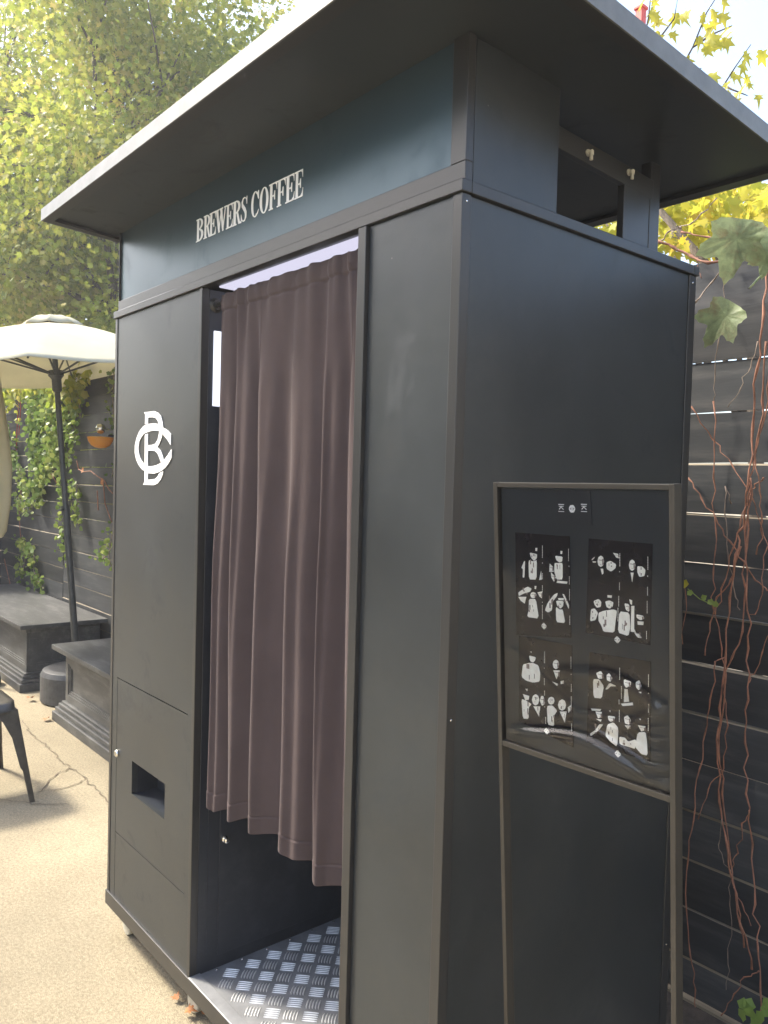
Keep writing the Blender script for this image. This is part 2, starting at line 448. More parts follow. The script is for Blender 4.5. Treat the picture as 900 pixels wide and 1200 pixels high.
# traced outlines: photo prints and card in the stand's plane (metres), lettering and monogram on the booth front
PRINTS = [([(0.0366,0.0798),(0.1415,0.0801),(0.1419,0.233),(0.0348,0.2449)],[[(0.0651,0.1098),(0.0798,0.1112),(0.0792,0.1178),(0.0733,0.1225),(0.0681,0.1179)],[(0.0768,0.1018),(0.0806,0.1015),(0.0799,0.1065),(0.0767,0.1064)],[(0.0627,0.1217),(0.0722,0.1234),(0.0792,0.1203),(0.0779,0.1512),(0.0631,0.1524)],[(0.054,0.1241),(0.0558,0.124),(0.0539,0.1503),(0.0502,0.1506),(0.0512,0.137),(0.0479,0.1356)],[(0.0871,0.137),(0.0883,0.1501),(0.0831,0.1515)],[(0.1246,0.1028),(0.1281,0.1029),(0.1274,0.1074),(0.1245,0.1074)],[(0.1145,0.1109),(0.1283,0.1114),(0.1272,0.1187),(0.1223,0.1207),(0.1164,0.1172)],[(0.1133,0.122),(0.1203,0.1217),(0.1282,0.1207),(0.1277,0.146),(0.1168,0.1472),(0.1124,0.1346)],[(0.1042,0.1239),(0.1102,0.1283),(0.111,0.1359),(0.1029,0.1366)],[(0.106,0.1368),(0.1149,0.1441),(0.1117,0.1509),(0.1068,0.1449)],[(0.1178,0.1487),(0.1365,0.1483),(0.1355,0.1517),(0.1167,0.152)],[(0.0741,0.1616),(0.0777,0.1612),(0.0765,0.1663),(0.074,0.1663)],[(0.077,0.1756),(0.0751,0.1794),(0.0709,0.1814),(0.0667,0.1804),(0.0651,0.177),(0.0669,0.1732),(0.0711,0.1713),(0.0753,0.1723)],[(0.0409,0.1754),(0.0596,0.164),(0.0681,0.1664),(0.0648,0.1718),(0.0529,0.1757),(0.0418,0.1813)],[(0.0407,0.1826),(0.0571,0.1807),(0.0536,0.1918),(0.046,0.1885)],[(0.0796,0.171),(0.089,0.1682),(0.0877,0.1792),(0.0836,0.1772)],[(0.0624,0.1834),(0.0762,0.1817),(0.0814,0.2121),(0.0581,0.2127),(0.062,0.2)],[(0.0936,0.1975),(0.0989,0.1852),(0.1114,0.1706),(0.1184,0.1673),(0.1163,0.1732),(0.1081,0.1824),(0.1069,0.1957),(0.0997,0.2)],[(0.127,0.1679),(0.1303,0.1683),(0.1388,0.1834),(0.1383,0.1899),(0.133,0.1793)],[(0.1152,0.1796),(0.1291,0.1787),(0.128,0.1864),(0.123,0.1911),(0.1171,0.187)],[(0.1193,0.1753),(0.1292,0.1741),(0.1292,0.1774),(0.1196,0.1781)],[(0.1146,0.189),(0.121,0.1925),(0.1273,0.1917),(0.1315,0.2119),(0.115,0.2126)]],[((0.0904,0.0972),(0.09,0.1169)),((0.0899,0.1235),(0.0899,0.1255)),((0.0896,0.1401),(0.0894,0.15)),((0.0892,0.1591),(0.089,0.1699)),((0.0886,0.1849),(0.0886,0.1865)),((0.0885,0.1898),(0.0881,0.2124)),((0.1393,0.0986),(0.139,0.1177)),((0.1398,0.124),(0.1398,0.1264)),((0.1401,0.14),(0.1399,0.1528)),((0.1402,0.1592),(0.1399,0.1768)),((0.1399,0.1994),(0.1397,0.2139))],(0.091,0.2224)),([(0.1752,0.0809),(0.2779,0.0819),(0.2739,0.2223),(0.168,0.2209)],[[(0.18,0.111),(0.1851,0.107),(0.1851,0.1084),(0.1808,0.1124)],[(0.1816,0.1138),(0.1876,0.1136),(0.1872,0.115),(0.182,0.1155)],[(0.2011,0.1121),(0.1994,0.1181),(0.1954,0.1209),(0.1915,0.1188),(0.19,0.1131),(0.1917,0.107),(0.1957,0.1043),(0.1995,0.1064)],[(0.1951,0.1234),(0.1993,0.123),(0.2,0.1294),(0.1975,0.1318)],[(0.2052,0.1132),(0.2118,0.1105),(0.2208,0.1147),(0.2199,0.1204),(0.2125,0.1261),(0.2051,0.1225)],[(0.2161,0.0988),(0.2242,0.0996),(0.2265,0.1057),(0.2217,0.1054)],[(0.2516,0.1133),(0.2501,0.1192),(0.2465,0.1218),(0.243,0.1198),(0.2415,0.1142),(0.2431,0.1084),(0.2467,0.1057),(0.2502,0.1078)],[(0.2441,0.1244),(0.2488,0.124),(0.2465,0.1374)],[(0.2548,0.1144),(0.2625,0.1144),(0.2674,0.1188),(0.2655,0.1272),(0.2578,0.129),(0.2548,0.1227)],[(0.1826,0.1718),(0.1911,0.1678),(0.1958,0.1716),(0.1947,0.179),(0.1884,0.1812),(0.1842,0.1774)],[(0.1781,0.1844),(0.1841,0.1825),(0.19,0.1883),(0.1856,0.1998),(0.1761,0.2027)],[(0.2063,0.1603),(0.2137,0.1601),(0.2129,0.1638),(0.2063,0.1638)],[(0.2025,0.17),(0.2095,0.1677),(0.2161,0.1698),(0.2144,0.1764),(0.2094,0.1797),(0.2044,0.1777)],[(0.1909,0.1882),(0.1993,0.1841),(0.216,0.1798),(0.2217,0.1812),(0.2191,0.1972),(0.2172,0.2132),(0.199,0.2146),(0.1957,0.2064),(0.1907,0.1998)],[(0.2339,0.169),(0.2403,0.1689),(0.243,0.1741),(0.2409,0.18),(0.2362,0.1778)],[(0.2419,0.1623),(0.2463,0.1632),(0.2458,0.1696),(0.2434,0.1685)],[(0.2257,0.1813),(0.2417,0.1813),(0.2431,0.2022),(0.2398,0.2146),(0.223,0.2123)],[(0.245,0.1711),(0.2497,0.1705),(0.249,0.2076),(0.2437,0.2077)],[(0.2527,0.1819),(0.2635,0.1825),(0.265,0.1864),(0.2589,0.1894),(0.2534,0.1867)],[(0.2545,0.1914),(0.2642,0.1907),(0.2634,0.1956),(0.2549,0.1962)],[(0.2486,0.202),(0.2525,0.2091),(0.2571,0.2091),(0.261,0.2141),(0.2548,0.2144),(0.2501,0.2095)]],[((0.2271,0.0987),(0.2269,0.1177)),((0.2263,0.124),(0.2263,0.1259)),((0.2261,0.1403),(0.226,0.1516)),((0.2247,0.1595),(0.2245,0.1751)),((0.2233,0.1767),(0.2231,0.1966)),((0.271,0.1),(0.2709,0.1185)),((0.2705,0.126),(0.2705,0.1278)),((0.2702,0.1417),(0.2702,0.1541)),((0.2695,0.161),(0.2694,0.1789)),((0.2683,0.2032),(0.2682,0.215))],(0.2217,0.2228)),([(0.0403,0.2456),(0.1432,0.2439),(0.1432,0.401),(0.0375,0.3861)],[[(0.0604,0.2739),(0.0742,0.2745),(0.0722,0.2802),(0.0683,0.284),(0.0625,0.2827)],[(0.0625,0.2674),(0.0658,0.2668),(0.0657,0.2694)],[(0.0477,0.2909),(0.0595,0.2863),(0.0683,0.2847),(0.0787,0.2866),(0.0823,0.2981),(0.081,0.312),(0.0676,0.3163),(0.054,0.316),(0.0443,0.3117)],[(0.1188,0.2776),(0.117,0.2832),(0.1127,0.2862),(0.1085,0.2848),(0.1068,0.2798),(0.1087,0.2742),(0.113,0.2712),(0.1172,0.2726)],[(0.1079,0.2889),(0.1203,0.2868),(0.1137,0.3016)],[(0.1054,0.3071),(0.1163,0.3086),(0.1144,0.3119)],[(0.1214,0.3031),(0.1272,0.3011),(0.1271,0.3056),(0.1217,0.3075)],[(0.0466,0.3393),(0.0593,0.3397),(0.0582,0.3461),(0.0513,0.3484)],[(0.0517,0.3297),(0.0563,0.3287),(0.0556,0.333)],[(0.0434,0.3478),(0.0533,0.3488),(0.0639,0.3518),(0.0579,0.3586),(0.0575,0.3774),(0.0457,0.3794)],[(0.0795,0.3414),(0.0772,0.3484),(0.072,0.3523),(0.0669,0.3507),(0.0648,0.3446),(0.0671,0.3376),(0.0724,0.3337),(0.0775,0.3353)],[(0.0677,0.3545),(0.0812,0.3517),(0.0785,0.3684)],[(0.0834,0.3344),(0.0878,0.3335),(0.0907,0.345),(0.085,0.3501),(0.0808,0.3426)],[(0.1094,0.3362),(0.1074,0.3412),(0.1028,0.344),(0.0983,0.3432),(0.0964,0.3391),(0.0984,0.3342),(0.1031,0.3313),(0.1076,0.3322)],[(0.0944,0.3479),(0.1047,0.3445),(0.1141,0.3509),(0.1071,0.3609),(0.1077,0.3766),(0.0957,0.3773)],[(0.131,0.3381),(0.1287,0.3449),(0.1233,0.3488),(0.118,0.3474),(0.1159,0.3415),(0.1182,0.3347),(0.1236,0.3308),(0.1289,0.3323)],[(0.1191,0.351),(0.1317,0.348),(0.1282,0.366)],[(0.1345,0.341),(0.1399,0.3361),(0.1407,0.3425),(0.1353,0.349)]],[((0.0911,0.2624),(0.0907,0.2813)),((0.0905,0.2882),(0.0905,0.2901)),((0.0902,0.3049),(0.09,0.3163)),((0.0902,0.3246),(0.09,0.333)),((0.0901,0.3497),(0.09,0.3515)),((0.0916,0.3661),(0.0914,0.3776)),((0.1411,0.2617),(0.1408,0.2808)),((0.141,0.2881),(0.141,0.2898)),((0.141,0.3035),(0.1408,0.316)),((0.1407,0.3227),(0.1404,0.3411)),((0.1407,0.3647),(0.1405,0.3766))],(0.093,0.3883)),([(0.1743,0.2487),(0.2744,0.2448),(0.2727,0.3871),(0.1669,0.3859)],[[(0.1855,0.278),(0.1936,0.2734),(0.1979,0.2786),(0.1961,0.2843),(0.189,0.2854)],[(0.1801,0.2882),(0.1908,0.2864),(0.1985,0.2951),(0.1948,0.3142),(0.1806,0.3158)],[(0.2035,0.2775),(0.2075,0.2737),(0.2131,0.2801),(0.2099,0.286),(0.2039,0.285)],[(0.2011,0.2991),(0.2082,0.2879),(0.2201,0.2906),(0.2099,0.2928),(0.2046,0.2984)],[(0.2321,0.2778),(0.2436,0.2791),(0.2428,0.2844),(0.2353,0.2897),(0.232,0.2852)],[(0.2328,0.2917),(0.2377,0.2914),(0.2401,0.3086),(0.2317,0.3113)],[(0.2267,0.3146),(0.2458,0.3085),(0.2466,0.3123),(0.23,0.3172)],[(0.251,0.2783),(0.2567,0.2743),(0.2599,0.2823),(0.2558,0.289),(0.2514,0.2856)],[(0.2553,0.2913),(0.2598,0.2904),(0.259,0.2927)],[(0.1839,0.3358),(0.1946,0.3341),(0.1936,0.342),(0.1882,0.3451)],[(0.1758,0.3331),(0.1937,0.33),(0.1919,0.3332),(0.1776,0.3358)],[(0.1846,0.3469),(0.1944,0.3452),(0.1926,0.3491)],[(0.1899,0.3536),(0.197,0.3519),(0.1889,0.3631),(0.1753,0.3751),(0.1735,0.3717),(0.1826,0.3647)],[(0.205,0.337),(0.2171,0.3356),(0.2153,0.3421),(0.2093,0.3451),(0.2058,0.3429)],[(0.2068,0.329),(0.2094,0.3284),(0.2091,0.331)],[(0.204,0.3502),(0.2144,0.3446),(0.2225,0.3516),(0.22,0.3794),(0.2089,0.3748),(0.2003,0.3679)],[(0.2318,0.3328),(0.2374,0.3285),(0.2431,0.3346),(0.2398,0.3421),(0.2331,0.3415)],[(0.2331,0.3445),(0.2422,0.3429),(0.238,0.3492)],[(0.2236,0.3634),(0.2329,0.3625),(0.2379,0.3671),(0.2511,0.3599),(0.2494,0.3745),(0.2395,0.3742),(0.2243,0.3745)],[(0.2542,0.3392),(0.2659,0.3378),(0.2642,0.3441),(0.2594,0.3468)],[(0.2563,0.3292),(0.2587,0.3289),(0.2579,0.331)],[(0.2537,0.3497),(0.2658,0.3459),(0.2681,0.3591),(0.2688,0.3787),(0.2591,0.3792),(0.2494,0.3715)]],[((0.2252,0.2628),(0.225,0.2807)),((0.2278,0.289),(0.2276,0.3077)),((0.2237,0.3093),(0.2236,0.3168)),((0.224,0.3242),(0.2238,0.3423)),((0.2709,0.2635),(0.2707,0.2815)),((0.2707,0.2895),(0.2707,0.2912)),((0.2706,0.3054),(0.2705,0.3178)),((0.2701,0.3251),(0.27,0.3441))],(0.2208,0.3895))]
TAG = [(0.118, 0.0118), (0.1789, 0.0121), (0.1811, 0.062), (0.1171, 0.0618), (0.127, 0.0384), (0.1466, 0.0386), (0.1677, 0.037), (0.0067, 0.0104), (0.3019, 0.0107), (0.2991, 0.4211), (0.0112, 0.4232)]
LOGO = [[(-1.284, 1.647), (-1.216, 1.647), (-1.188, 1.641), (-1.169, 1.631), (-1.157, 1.613), (-1.153, 1.598), (-1.155, 1.582), (-1.167, 1.564), (-1.178, 1.552), (-1.19, 1.544), (-1.203, 1.554), (-1.187, 1.565), (-1.178, 1.583), (-1.177, 1.598), (-1.181, 1.609), (-1.189, 1.619), (-1.203, 1.627), (-1.222, 1.63), (-1.255, 1.631), (-1.256, 1.614), (-1.276, 1.612), (-1.274, 1.64)], [(-1.275, 1.582), (-1.255, 1.584), (-1.251, 1.451), (-1.272, 1.445)], [(-1.282, 1.436), (-1.208, 1.436), (-1.183, 1.441), (-1.162, 1.453), (-1.151, 1.466), (-1.148, 1.476), (-1.172, 1.47), (-1.184, 1.46), (-1.199, 1.454), (-1.221, 1.452), (-1.251, 1.451), (-1.272, 1.445)], [(-1.255, 1.55), (-1.225, 1.551), (-1.203, 1.554), (-1.19, 1.544), (-1.168, 1.535), (-1.153, 1.52), (-1.144, 1.506), (-1.164, 1.503), (-1.174, 1.515), (-1.187, 1.527), (-1.202, 1.533), (-1.225, 1.535), (-1.255, 1.535)], [(-1.181, 1.609), (-1.215, 1.612), (-1.253, 1.612), (-1.286, 1.607), (-1.315, 1.593), (-1.334, 1.574), (-1.346, 1.552), (-1.346, 1.53), (-1.335, 1.511), (-1.318, 1.495), (-1.294, 1.482), (-1.278, 1.477), (-1.28, 1.497), (-1.295, 1.505), (-1.308, 1.516), (-1.319, 1.533), (-1.321, 1.547), (-1.316, 1.563), (-1.304, 1.573), (-1.285, 1.584), (-1.259, 1.589), (-1.22, 1.592), (-1.181, 1.59)], [(-1.248, 1.47), (-1.209, 1.469), (-1.172, 1.474), (-1.136, 1.485), (-1.113, 1.498), (-1.096, 1.513), (-1.096, 1.537), (-1.12, 1.52), (-1.143, 1.507), (-1.167, 1.498), (-1.191, 1.493), (-1.223, 1.49), (-1.249, 1.49)], [(-1.15, 1.597), (-1.123, 1.589), (-1.102, 1.578), (-1.102, 1.548), (-1.122, 1.563), (-1.15, 1.578)]]
LETTERS = [('B', -0.996, -0.953), ('R', -0.954, -0.914), ('E', -0.922, -0.885), ('W', -0.89, -0.831), ('E', -0.835, -0.8), ('R', -0.803, -0.760), ('S', -0.763, -0.730), ('C', -0.714, -0.677), ('O', -0.675, -0.635), ('F', -0.635, -0.597), ('F', -0.601, -0.562), ('E', -0.566, -0.527), ('E', -0.529, -0.494)]

# ================================================================ GROUND
g = MB()
g.add([(-150, -150, 0), (150, -150, 0), (150, 150, 0), (-150, 150, 0)], [(0, 1, 2, 3)])
ground = tag(obj('ground', g, M['concrete']), kind='structure')
crk = [[(-3.97, 0.427), (-3.61, 0.39), (-3.476, 0.404), (-3.344, 0.399), (-3.188, 0.392), (-3.003, 0.399), (-2.931, 0.399),
        (-2.846, 0.402), (-2.595, 0.391), (-2.50, 0.384), (-2.1, 0.36), (-1.7, 0.30)],
       [(-3.9, -0.12), (-3.4, -0.05), (-2.806, 0.02), (-2.806, 0.186), (-2.926, 0.253), (-2.995, 0.33), (-3.032, 0.4)],
       [(-2.806, 0.186), (-2.78, 0.28), (-2.814, 0.371), (-2.846, 0.402)],
       [(-2.806, 0.02), (-2.68, 0.11), (-2.58, 0.24)]]
for line in crk:
    mb = MB()
    pts = []
    for (a, b) in zip(line[:-1], line[1:]):
        n = max(3, int(math.dist(a, b) / 0.025))
        for i in range(n):
            t = i / n
            pts.append((a[0] + (b[0] - a[0]) * t + random.gauss(0, .005), a[1] + (b[1] - a[1]) * t + random.gauss(0, .006)))
    pts.append(line[-1])
    vs, fs = [], []
    for i, p in enumerate(pts):
        q0, q1 = pts[max(0, i - 1)], pts[min(len(pts) - 1, i + 1)]
        d = Vector((q1[0] - q0[0], q1[1] - q0[1])).normalized()
        w = random.uniform(.0008, .0042)
        vs += [(p[0] - d.y * w, p[1] + d.x * w, .004), (p[0] + d.y * w, p[1] - d.x * w, .004)]
    fs = [(2 * i, 2 * i + 1, 2 * i + 3, 2 * i + 2) for i in range(len(pts) - 1)]
    mb.add(vs, fs)
    obj('crack', mb, M['crack'], ground)

# ================================================================ PHOTO BOOTH
W, D = 1.5125, 0.7585
ZB, ZF, ZT0, ZT = 0.0934, 0.1374, 1.9488, 1.970
booth = thing('photo_booth', (-0.756, 0.38, 0), 'tall black photo booth kiosk with flat roof, doorway and white coffee lettering', 'photo booth')
def B(name, mb, m='booth', parent=booth, bevel=0.0012, **k):
    return obj(name, mb, M[m] if isinstance(m, str) else m, parent, bevel=bevel, **k)
def bx(*a, **k):
    return MB().box(*a, **k)

mb = MB()
mb.box(-W - .004, .004, -.004, .03, ZB, ZF).box(-W - .004, .004, D - .03, D + .004, ZB, ZF)
mb.box(-W - .004, -W + .03, .0302, D - .0302, ZB, ZF).box(-.03, .004, .0302, D - .0302, ZB, ZF)
mb.box(-.96, -.93, .0302, D - .0302, ZB, ZF - .006)
B('base_frame', mb, 'trim')
# casters
for cx_, cy_ in ((-1.455, .062), (-.985, .058), (-.06, .06), (-1.46, .69), (-.985, .69), (-.06, .69)):
    c = B('caster', bx(cx_ - .030, cx_ + .030, cy_ - .028, cy_ + .028, ZB - .034, ZB - .001), 'nylon')
    w_ = MB().lathe((cx_, cy_ - .022, .0295), [(.016, 0), (.027, .001), (.029, .005), (.029, .017), (.027, .021), (.016, .022)], 28, axis='y')
    obj('wheel', w_, M['nylon'], c, smooth=False)
    obj('fork', bx(cx_ - .022, cx_ + .022, cy_ + .004, cy_ + .024, .028, ZB - .0342), M['rubber'], c)
# floor
B('floor_plate', bx(-.93, -.022, .0302, D - .0302, ZF - .004, ZF), 'plate')
B('door_sill', bx(-.93, -.275, -.0042, .0300, ZF + .0004, ZF + .004), 'plate')
def tread_mesh(a):
    m_ = MB()
    e1 = Vector((math.cos(a), math.sin(a), 0)); e2 = Vector((-e1.y, e1.x, 0))
    for k in range(5):
        c = e2 * ((k - 2) * .0078)
        L, wd, h = .0185, .0021, .0016
        bow = .0016
        vs = []
        for t, ww in ((-1, .25), (-.5, 1), (.5, 1), (1, .25)):
            q = c + e1 * (t * L) + e2 * (bow * (1 - t * t))
            vs += [q - e2 * wd * ww, q + e2 * wd * ww, q + e2 * wd * ww * .3 + Vector((0, 0, h)), q - e2 * wd * ww * .3 + Vector((0, 0, h))]
        fs = []
        for i in range(3):
            o = i * 4
            fs += [(o + 1, o + 5, o + 6, o + 2), (o + 2, o + 6, o + 7, o + 3), (o + 3, o + 7, o + 4, o)]
        m_.add(vs, fs)
    me = bpy.data.meshes.new('tread_bars')
    me.from_pydata(m_.v, [], m_.f)
    me.materials.append(M['bars'])
    return me
tm = [tread_mesh(R(45)), tread_mesh(R(135))]
ob0 = booth.location
P_ = .0685
for i in range(-1, 14):
    for j in range(0, 11):
        for k in (0, 1):
            x = -.883 + (i + .5 * k) * P_
            y = .064 + (j + .5 * k - .5) * P_ * .985
            if not (-.91 < x < -.045 and .04 < y < D - .05):
                continue
            t_ = bpy.data.objects.new('tread_bars', tm[k])
            COL.objects.link(t_)
            t_.parent = booth
            t_.location = Vector((x, y, ZF + .0002)) - ob0
# screws along the partition foot
for k in range(9):
    s_ = MB().lathe((-.921, .075 + k * .078, ZF), [(.0038, 0), (.0038, .0012), (.002, .0024)], 10)
    B('screw', s_, 'chrome', bevel=0)

# left cabinet
xl, xr = -W, -.930
B('stile', bx(xl, -1.4955, 0, .02, ZF, ZT0), 'trim')
B('stile', bx(-.9450, xr, -.001, .02, ZF, ZT0), 'trim')
mb = MB()
fz = (-1.4950, -1.4572, -.9732, -.9455)
pz0, pz1 = ZF + .001, ZT0 - .001
vs_ = [(x, y, z) for y in (.002, .0175) for (x, z) in ((fz[0], pz0), (fz[1], pz0), (fz[1], .8325), (fz[2], .8325), (fz[2], pz0), (fz[3], pz0), (fz[3], pz1), (fz[0], pz1))]
mb.add(vs_, [(0, 1, 2, 7), (2, 3, 6, 7), (3, 4, 5, 6), (15, 10, 9, 8), (15, 14, 11, 10), (14, 13, 12, 11)] + [(i, i + 8, (i + 1) % 8 + 8, (i + 1) % 8) for i in range(8)])
B('front_skin', mb, 'booth', bevel=0)
mb = MB()
hx0, hx1, hz0, hz1 = -1.335, -1.105, .503, .603
mb.box(-1.4558, hx0, .0025, .016, .3455, .8290).box(hx1, -.9744, .0025, .016, .3455, .8290)
mb.box(hx0, hx1, .0025, .016, hz1, .8290).box(hx0, hx1, .0025, .016, .3455, hz0)
bm_door = B('access_door', mb, 'booth', bevel=0)
lk = MB().lathe((-1.447, .001, .595), [(.0015, -.006), (.009, -.006), (.011, -.003), (.011, 0)], 20, axis='y')
lk.box(-1.4482, -1.4458, -.0072, -.006, .589, .601)
obj('lock', lk, M['chrome'], bm_door)
mb = MB()
e = .004
mb.box(hx0 - e, hx1 + e, .085, .089, hz0 - e, hz1 + e).box(hx0 - e, hx0, .0162, .085, hz0 - e, hz1 + e).box(hx1, hx1 + e, .0162, .085, hz0 - e, hz1 + e)
mb.box(hx0, hx1, .0162, .085, hz0 - e, hz0).box(hx0, hx1, .0162, .085, hz1, hz1 + e)
mb.box(hx0 + .002, hx0 + .004, .018, .060, hz0, hz1)
B('print_tray', mb, 'inner', bevel=0)
B('lower_panel', bx(-1.4558, -.9744, .0025, .016, ZF + .001, .3430), 'booth', bevel=0)
B('left_side_panel', bx(xl + .001, xl + .015, .0202, D - .02, ZF, ZT0), 'booth')
B('back_panel', bx(xl + .001, -.001, D - .0198, D - .003, ZF, ZT0), 'booth')
# partition between cabinet and sitting room
pt = B('partition', bx(-.955, xr, .0202, D - .0202, ZF - .003, ZT0 - .002), 'inner')
pd = obj('cabinet_door', MB().box(xr, xr + .003, .080, .70, .172, .690), M['inner'], pt, bevel=.001)
B('partition_edge_strip', bx(xr, xr + .002, .046, .074, .185, .690), 'inner', bevel=0)
obj('knob', MB().lathe((xr + .003, .094, .489), [(.009, 0), (.009, .004), (.005, .006), (.008, .012), (.008, .016), (.004, .018)], 18, axis='x'), M['chrome'], pt)
for (y0, y1, z0, z1) in ((.034, .066, 1.648, 1.842), (.130, .140, 1.69, 1.80), (.214, .221, 1.67, 1.832), (.358, .370, 1.62, 1.80)):
    B('light_or_streak', bx(xr + .0002, xr + .006, y0, y1, z0, z1), 'led_side', bevel=0)  # first is the real lightbox; narrow ones imitate its streaks through the curtain
B('ceiling_light', bx(-.925, -.045, .045, D - .04, ZT0 + .006, ZT0 + .010), 'led', bevel=0)
B('ceiling_panel', bx(-W + .02, -.022, .021, D - .021, ZT0 + .011, ZT - .002), 'inner', bevel=0)

# right front panel, mullion, corner post
B('mullion', bx(-.273, -.249, -.007, .022, ZF, ZT0 - .001), 'trim')
B('front_panel', bx(-.248, -.0225, .002, .016, ZF, ZT0 - .001), 'booth')
B('seat_wall', bx(-.268, -.255, .0232, D - .021, ZF, ZT0 - .003), 'inner')
B('corner_post', bx(-.0220, 0, 0, .0225, ZF, ZT0), 'trim')
B('side_panel', bx(-.015, -.003, .0230, .7300, ZF, ZT0 - .001), 'booth')
B('corner_post', bx(-.022, 0, .7305, D, ZF, ZT0), 'trim')
for z in (1.932, 1.05, .40):
    B('screw', MB().lathe((0, .744, z), [(.0026, 0), (.0026, .0008), (.001, .0015)], 8, axis='x'), 'chrome', bevel=0)
    B('screw', MB().lathe((0, .011, z + .004), [(.0022, 0), (.0022, .0008), (.001, .0015)], 8, axis='x'), 'chrome', bevel=0)
# trim band round the top
mb = MB()
mb.box(-W - .005, .005, -.005, .018, ZT0 + .0004, ZT).box(-W - .005, .005, D - .018, D + .004, ZT0 + .0004, ZT)
mb.box(-W - .005, -W + .018, .0182, D - .0182, ZT0 + .0004, ZT).box(-.018, .005, .0182, D - .0182, ZT0 + .0004, ZT)
B('trim_band', mb, 'trim', bevel=.0015)

# header
SL = -.061
ZR = 2.2117
zh = ZR + .012
B('header_board', bx(-1.503, -.0375, .012, .022, 2.0040, zh), 'header', bevel=0)
mb = MB().box(-1.507, -.0005, .006, .024, ZT + .0003, 2.0035)
mb.box(-.0370, -.0005, .006, .024, 2.0037, zh)
mb.box(-1.507, -1.5035, .006, .024, 2.0037, zh)
B('header_frame', mb, 'trim', bevel=.001)
B('header_side', bx(-.010, 0, .0245, .249, ZT + .0003, zh - .014), 'booth', bevel=.0008)
B('header_side', bx(-1.507, -1.497, .0245, .249, ZT + .0003, zh - .014), 'booth', bevel=.0008)
B('header_back', bx(-1.496, -.011, .235, .248, ZT + .0003, zh - .014), 'inner', bevel=0)
# brackets carrying the rear of the roof
for s_, xa in ((1, -.035), (-1, -1.49)):
    B('roof_bracket', bx(xa, xa + .013, .2495, .605, 2.122, 2.164, shear=SL * .9), 'trim')
    B('roof_post', bx(xa - .004, xa + .0125, .4975, .592, ZT + .001, 2.150, shear=SL * .6), 'trim')
    B('roof_post_flange', bx(xa - .012, xa + .0125, .594, .632, ZT + .001, 2.170), 'trim')
for y in (.366, .508):
    z = 2.122
    bl_ = MB().lathe((-.021, y, z), [(.007, 0), (.007, .003), (.004, .004), (.004, .012), (.0025, .013)], 12, axis='x')
    bl_.lathe((-.012, y, z - .018), [(.0035, .002), (.0035, .012), (.005, .012), (.005, .020)], 12)
    B('bolt', bl_, 'nylon', bevel=0)

# roof
rx0, rx1, ry0, ry1 = -1.572, .194, -.209, .8326
zb_ = 2.2052
roof = B('roof', bx(rx0 + .004, rx1 - .004, ry0 + .004, ry1 - .004, zb_ + .010, zb_ + .032, shear=SL), 'booth', bevel=.001)
ft = .031
for n_, a in (('fascia', (rx0, rx1, ry0, ry0 + .0035)), ('fascia', (rx0, rx1, ry1 - .0035, ry1)), ('fascia', (rx0, rx0 + .0035, ry0 + .0036, ry1 - .0036)),
              ('fascia', (rx1 - .0035, rx1, ry0 + .0036, ry1 - .0036))):
    obj(n_, MB().box(*a, zb_, zb_ + ft + .004, shear=SL), M['fascia'], roof)
for a in ((rx0 + .0038, rx1 - .0038, ry0 + .0038, ry0 + .030), (rx0 + .0038, rx1 - .0038, ry1 - .030, ry1 - .0038),
          (rx0 + .0038, rx0 + .030, ry0 + .0304, ry1 - .0304), (rx1 - .030, rx1 - .0038, ry0 + .0304, ry1 - .0304)):
    obj('lip', MB().box(*a, zb_ + .0005, zb_ + .0095, shear=SL), M['trim'], roof)

# curtain rod (fixed in the doorway)
B('curtain_rod', MB().tube([(xr, .038, 1.908), (-.274, .038, 1.908)], .0065, 12), 'stand', bevel=0)
B('rod_socket', MB().lathe((xr, .038, 1.908), [(.017, 0), (.019, .003), (.012, .007), (.011, .012)], 20, axis='x'), 'stand', bevel=0)

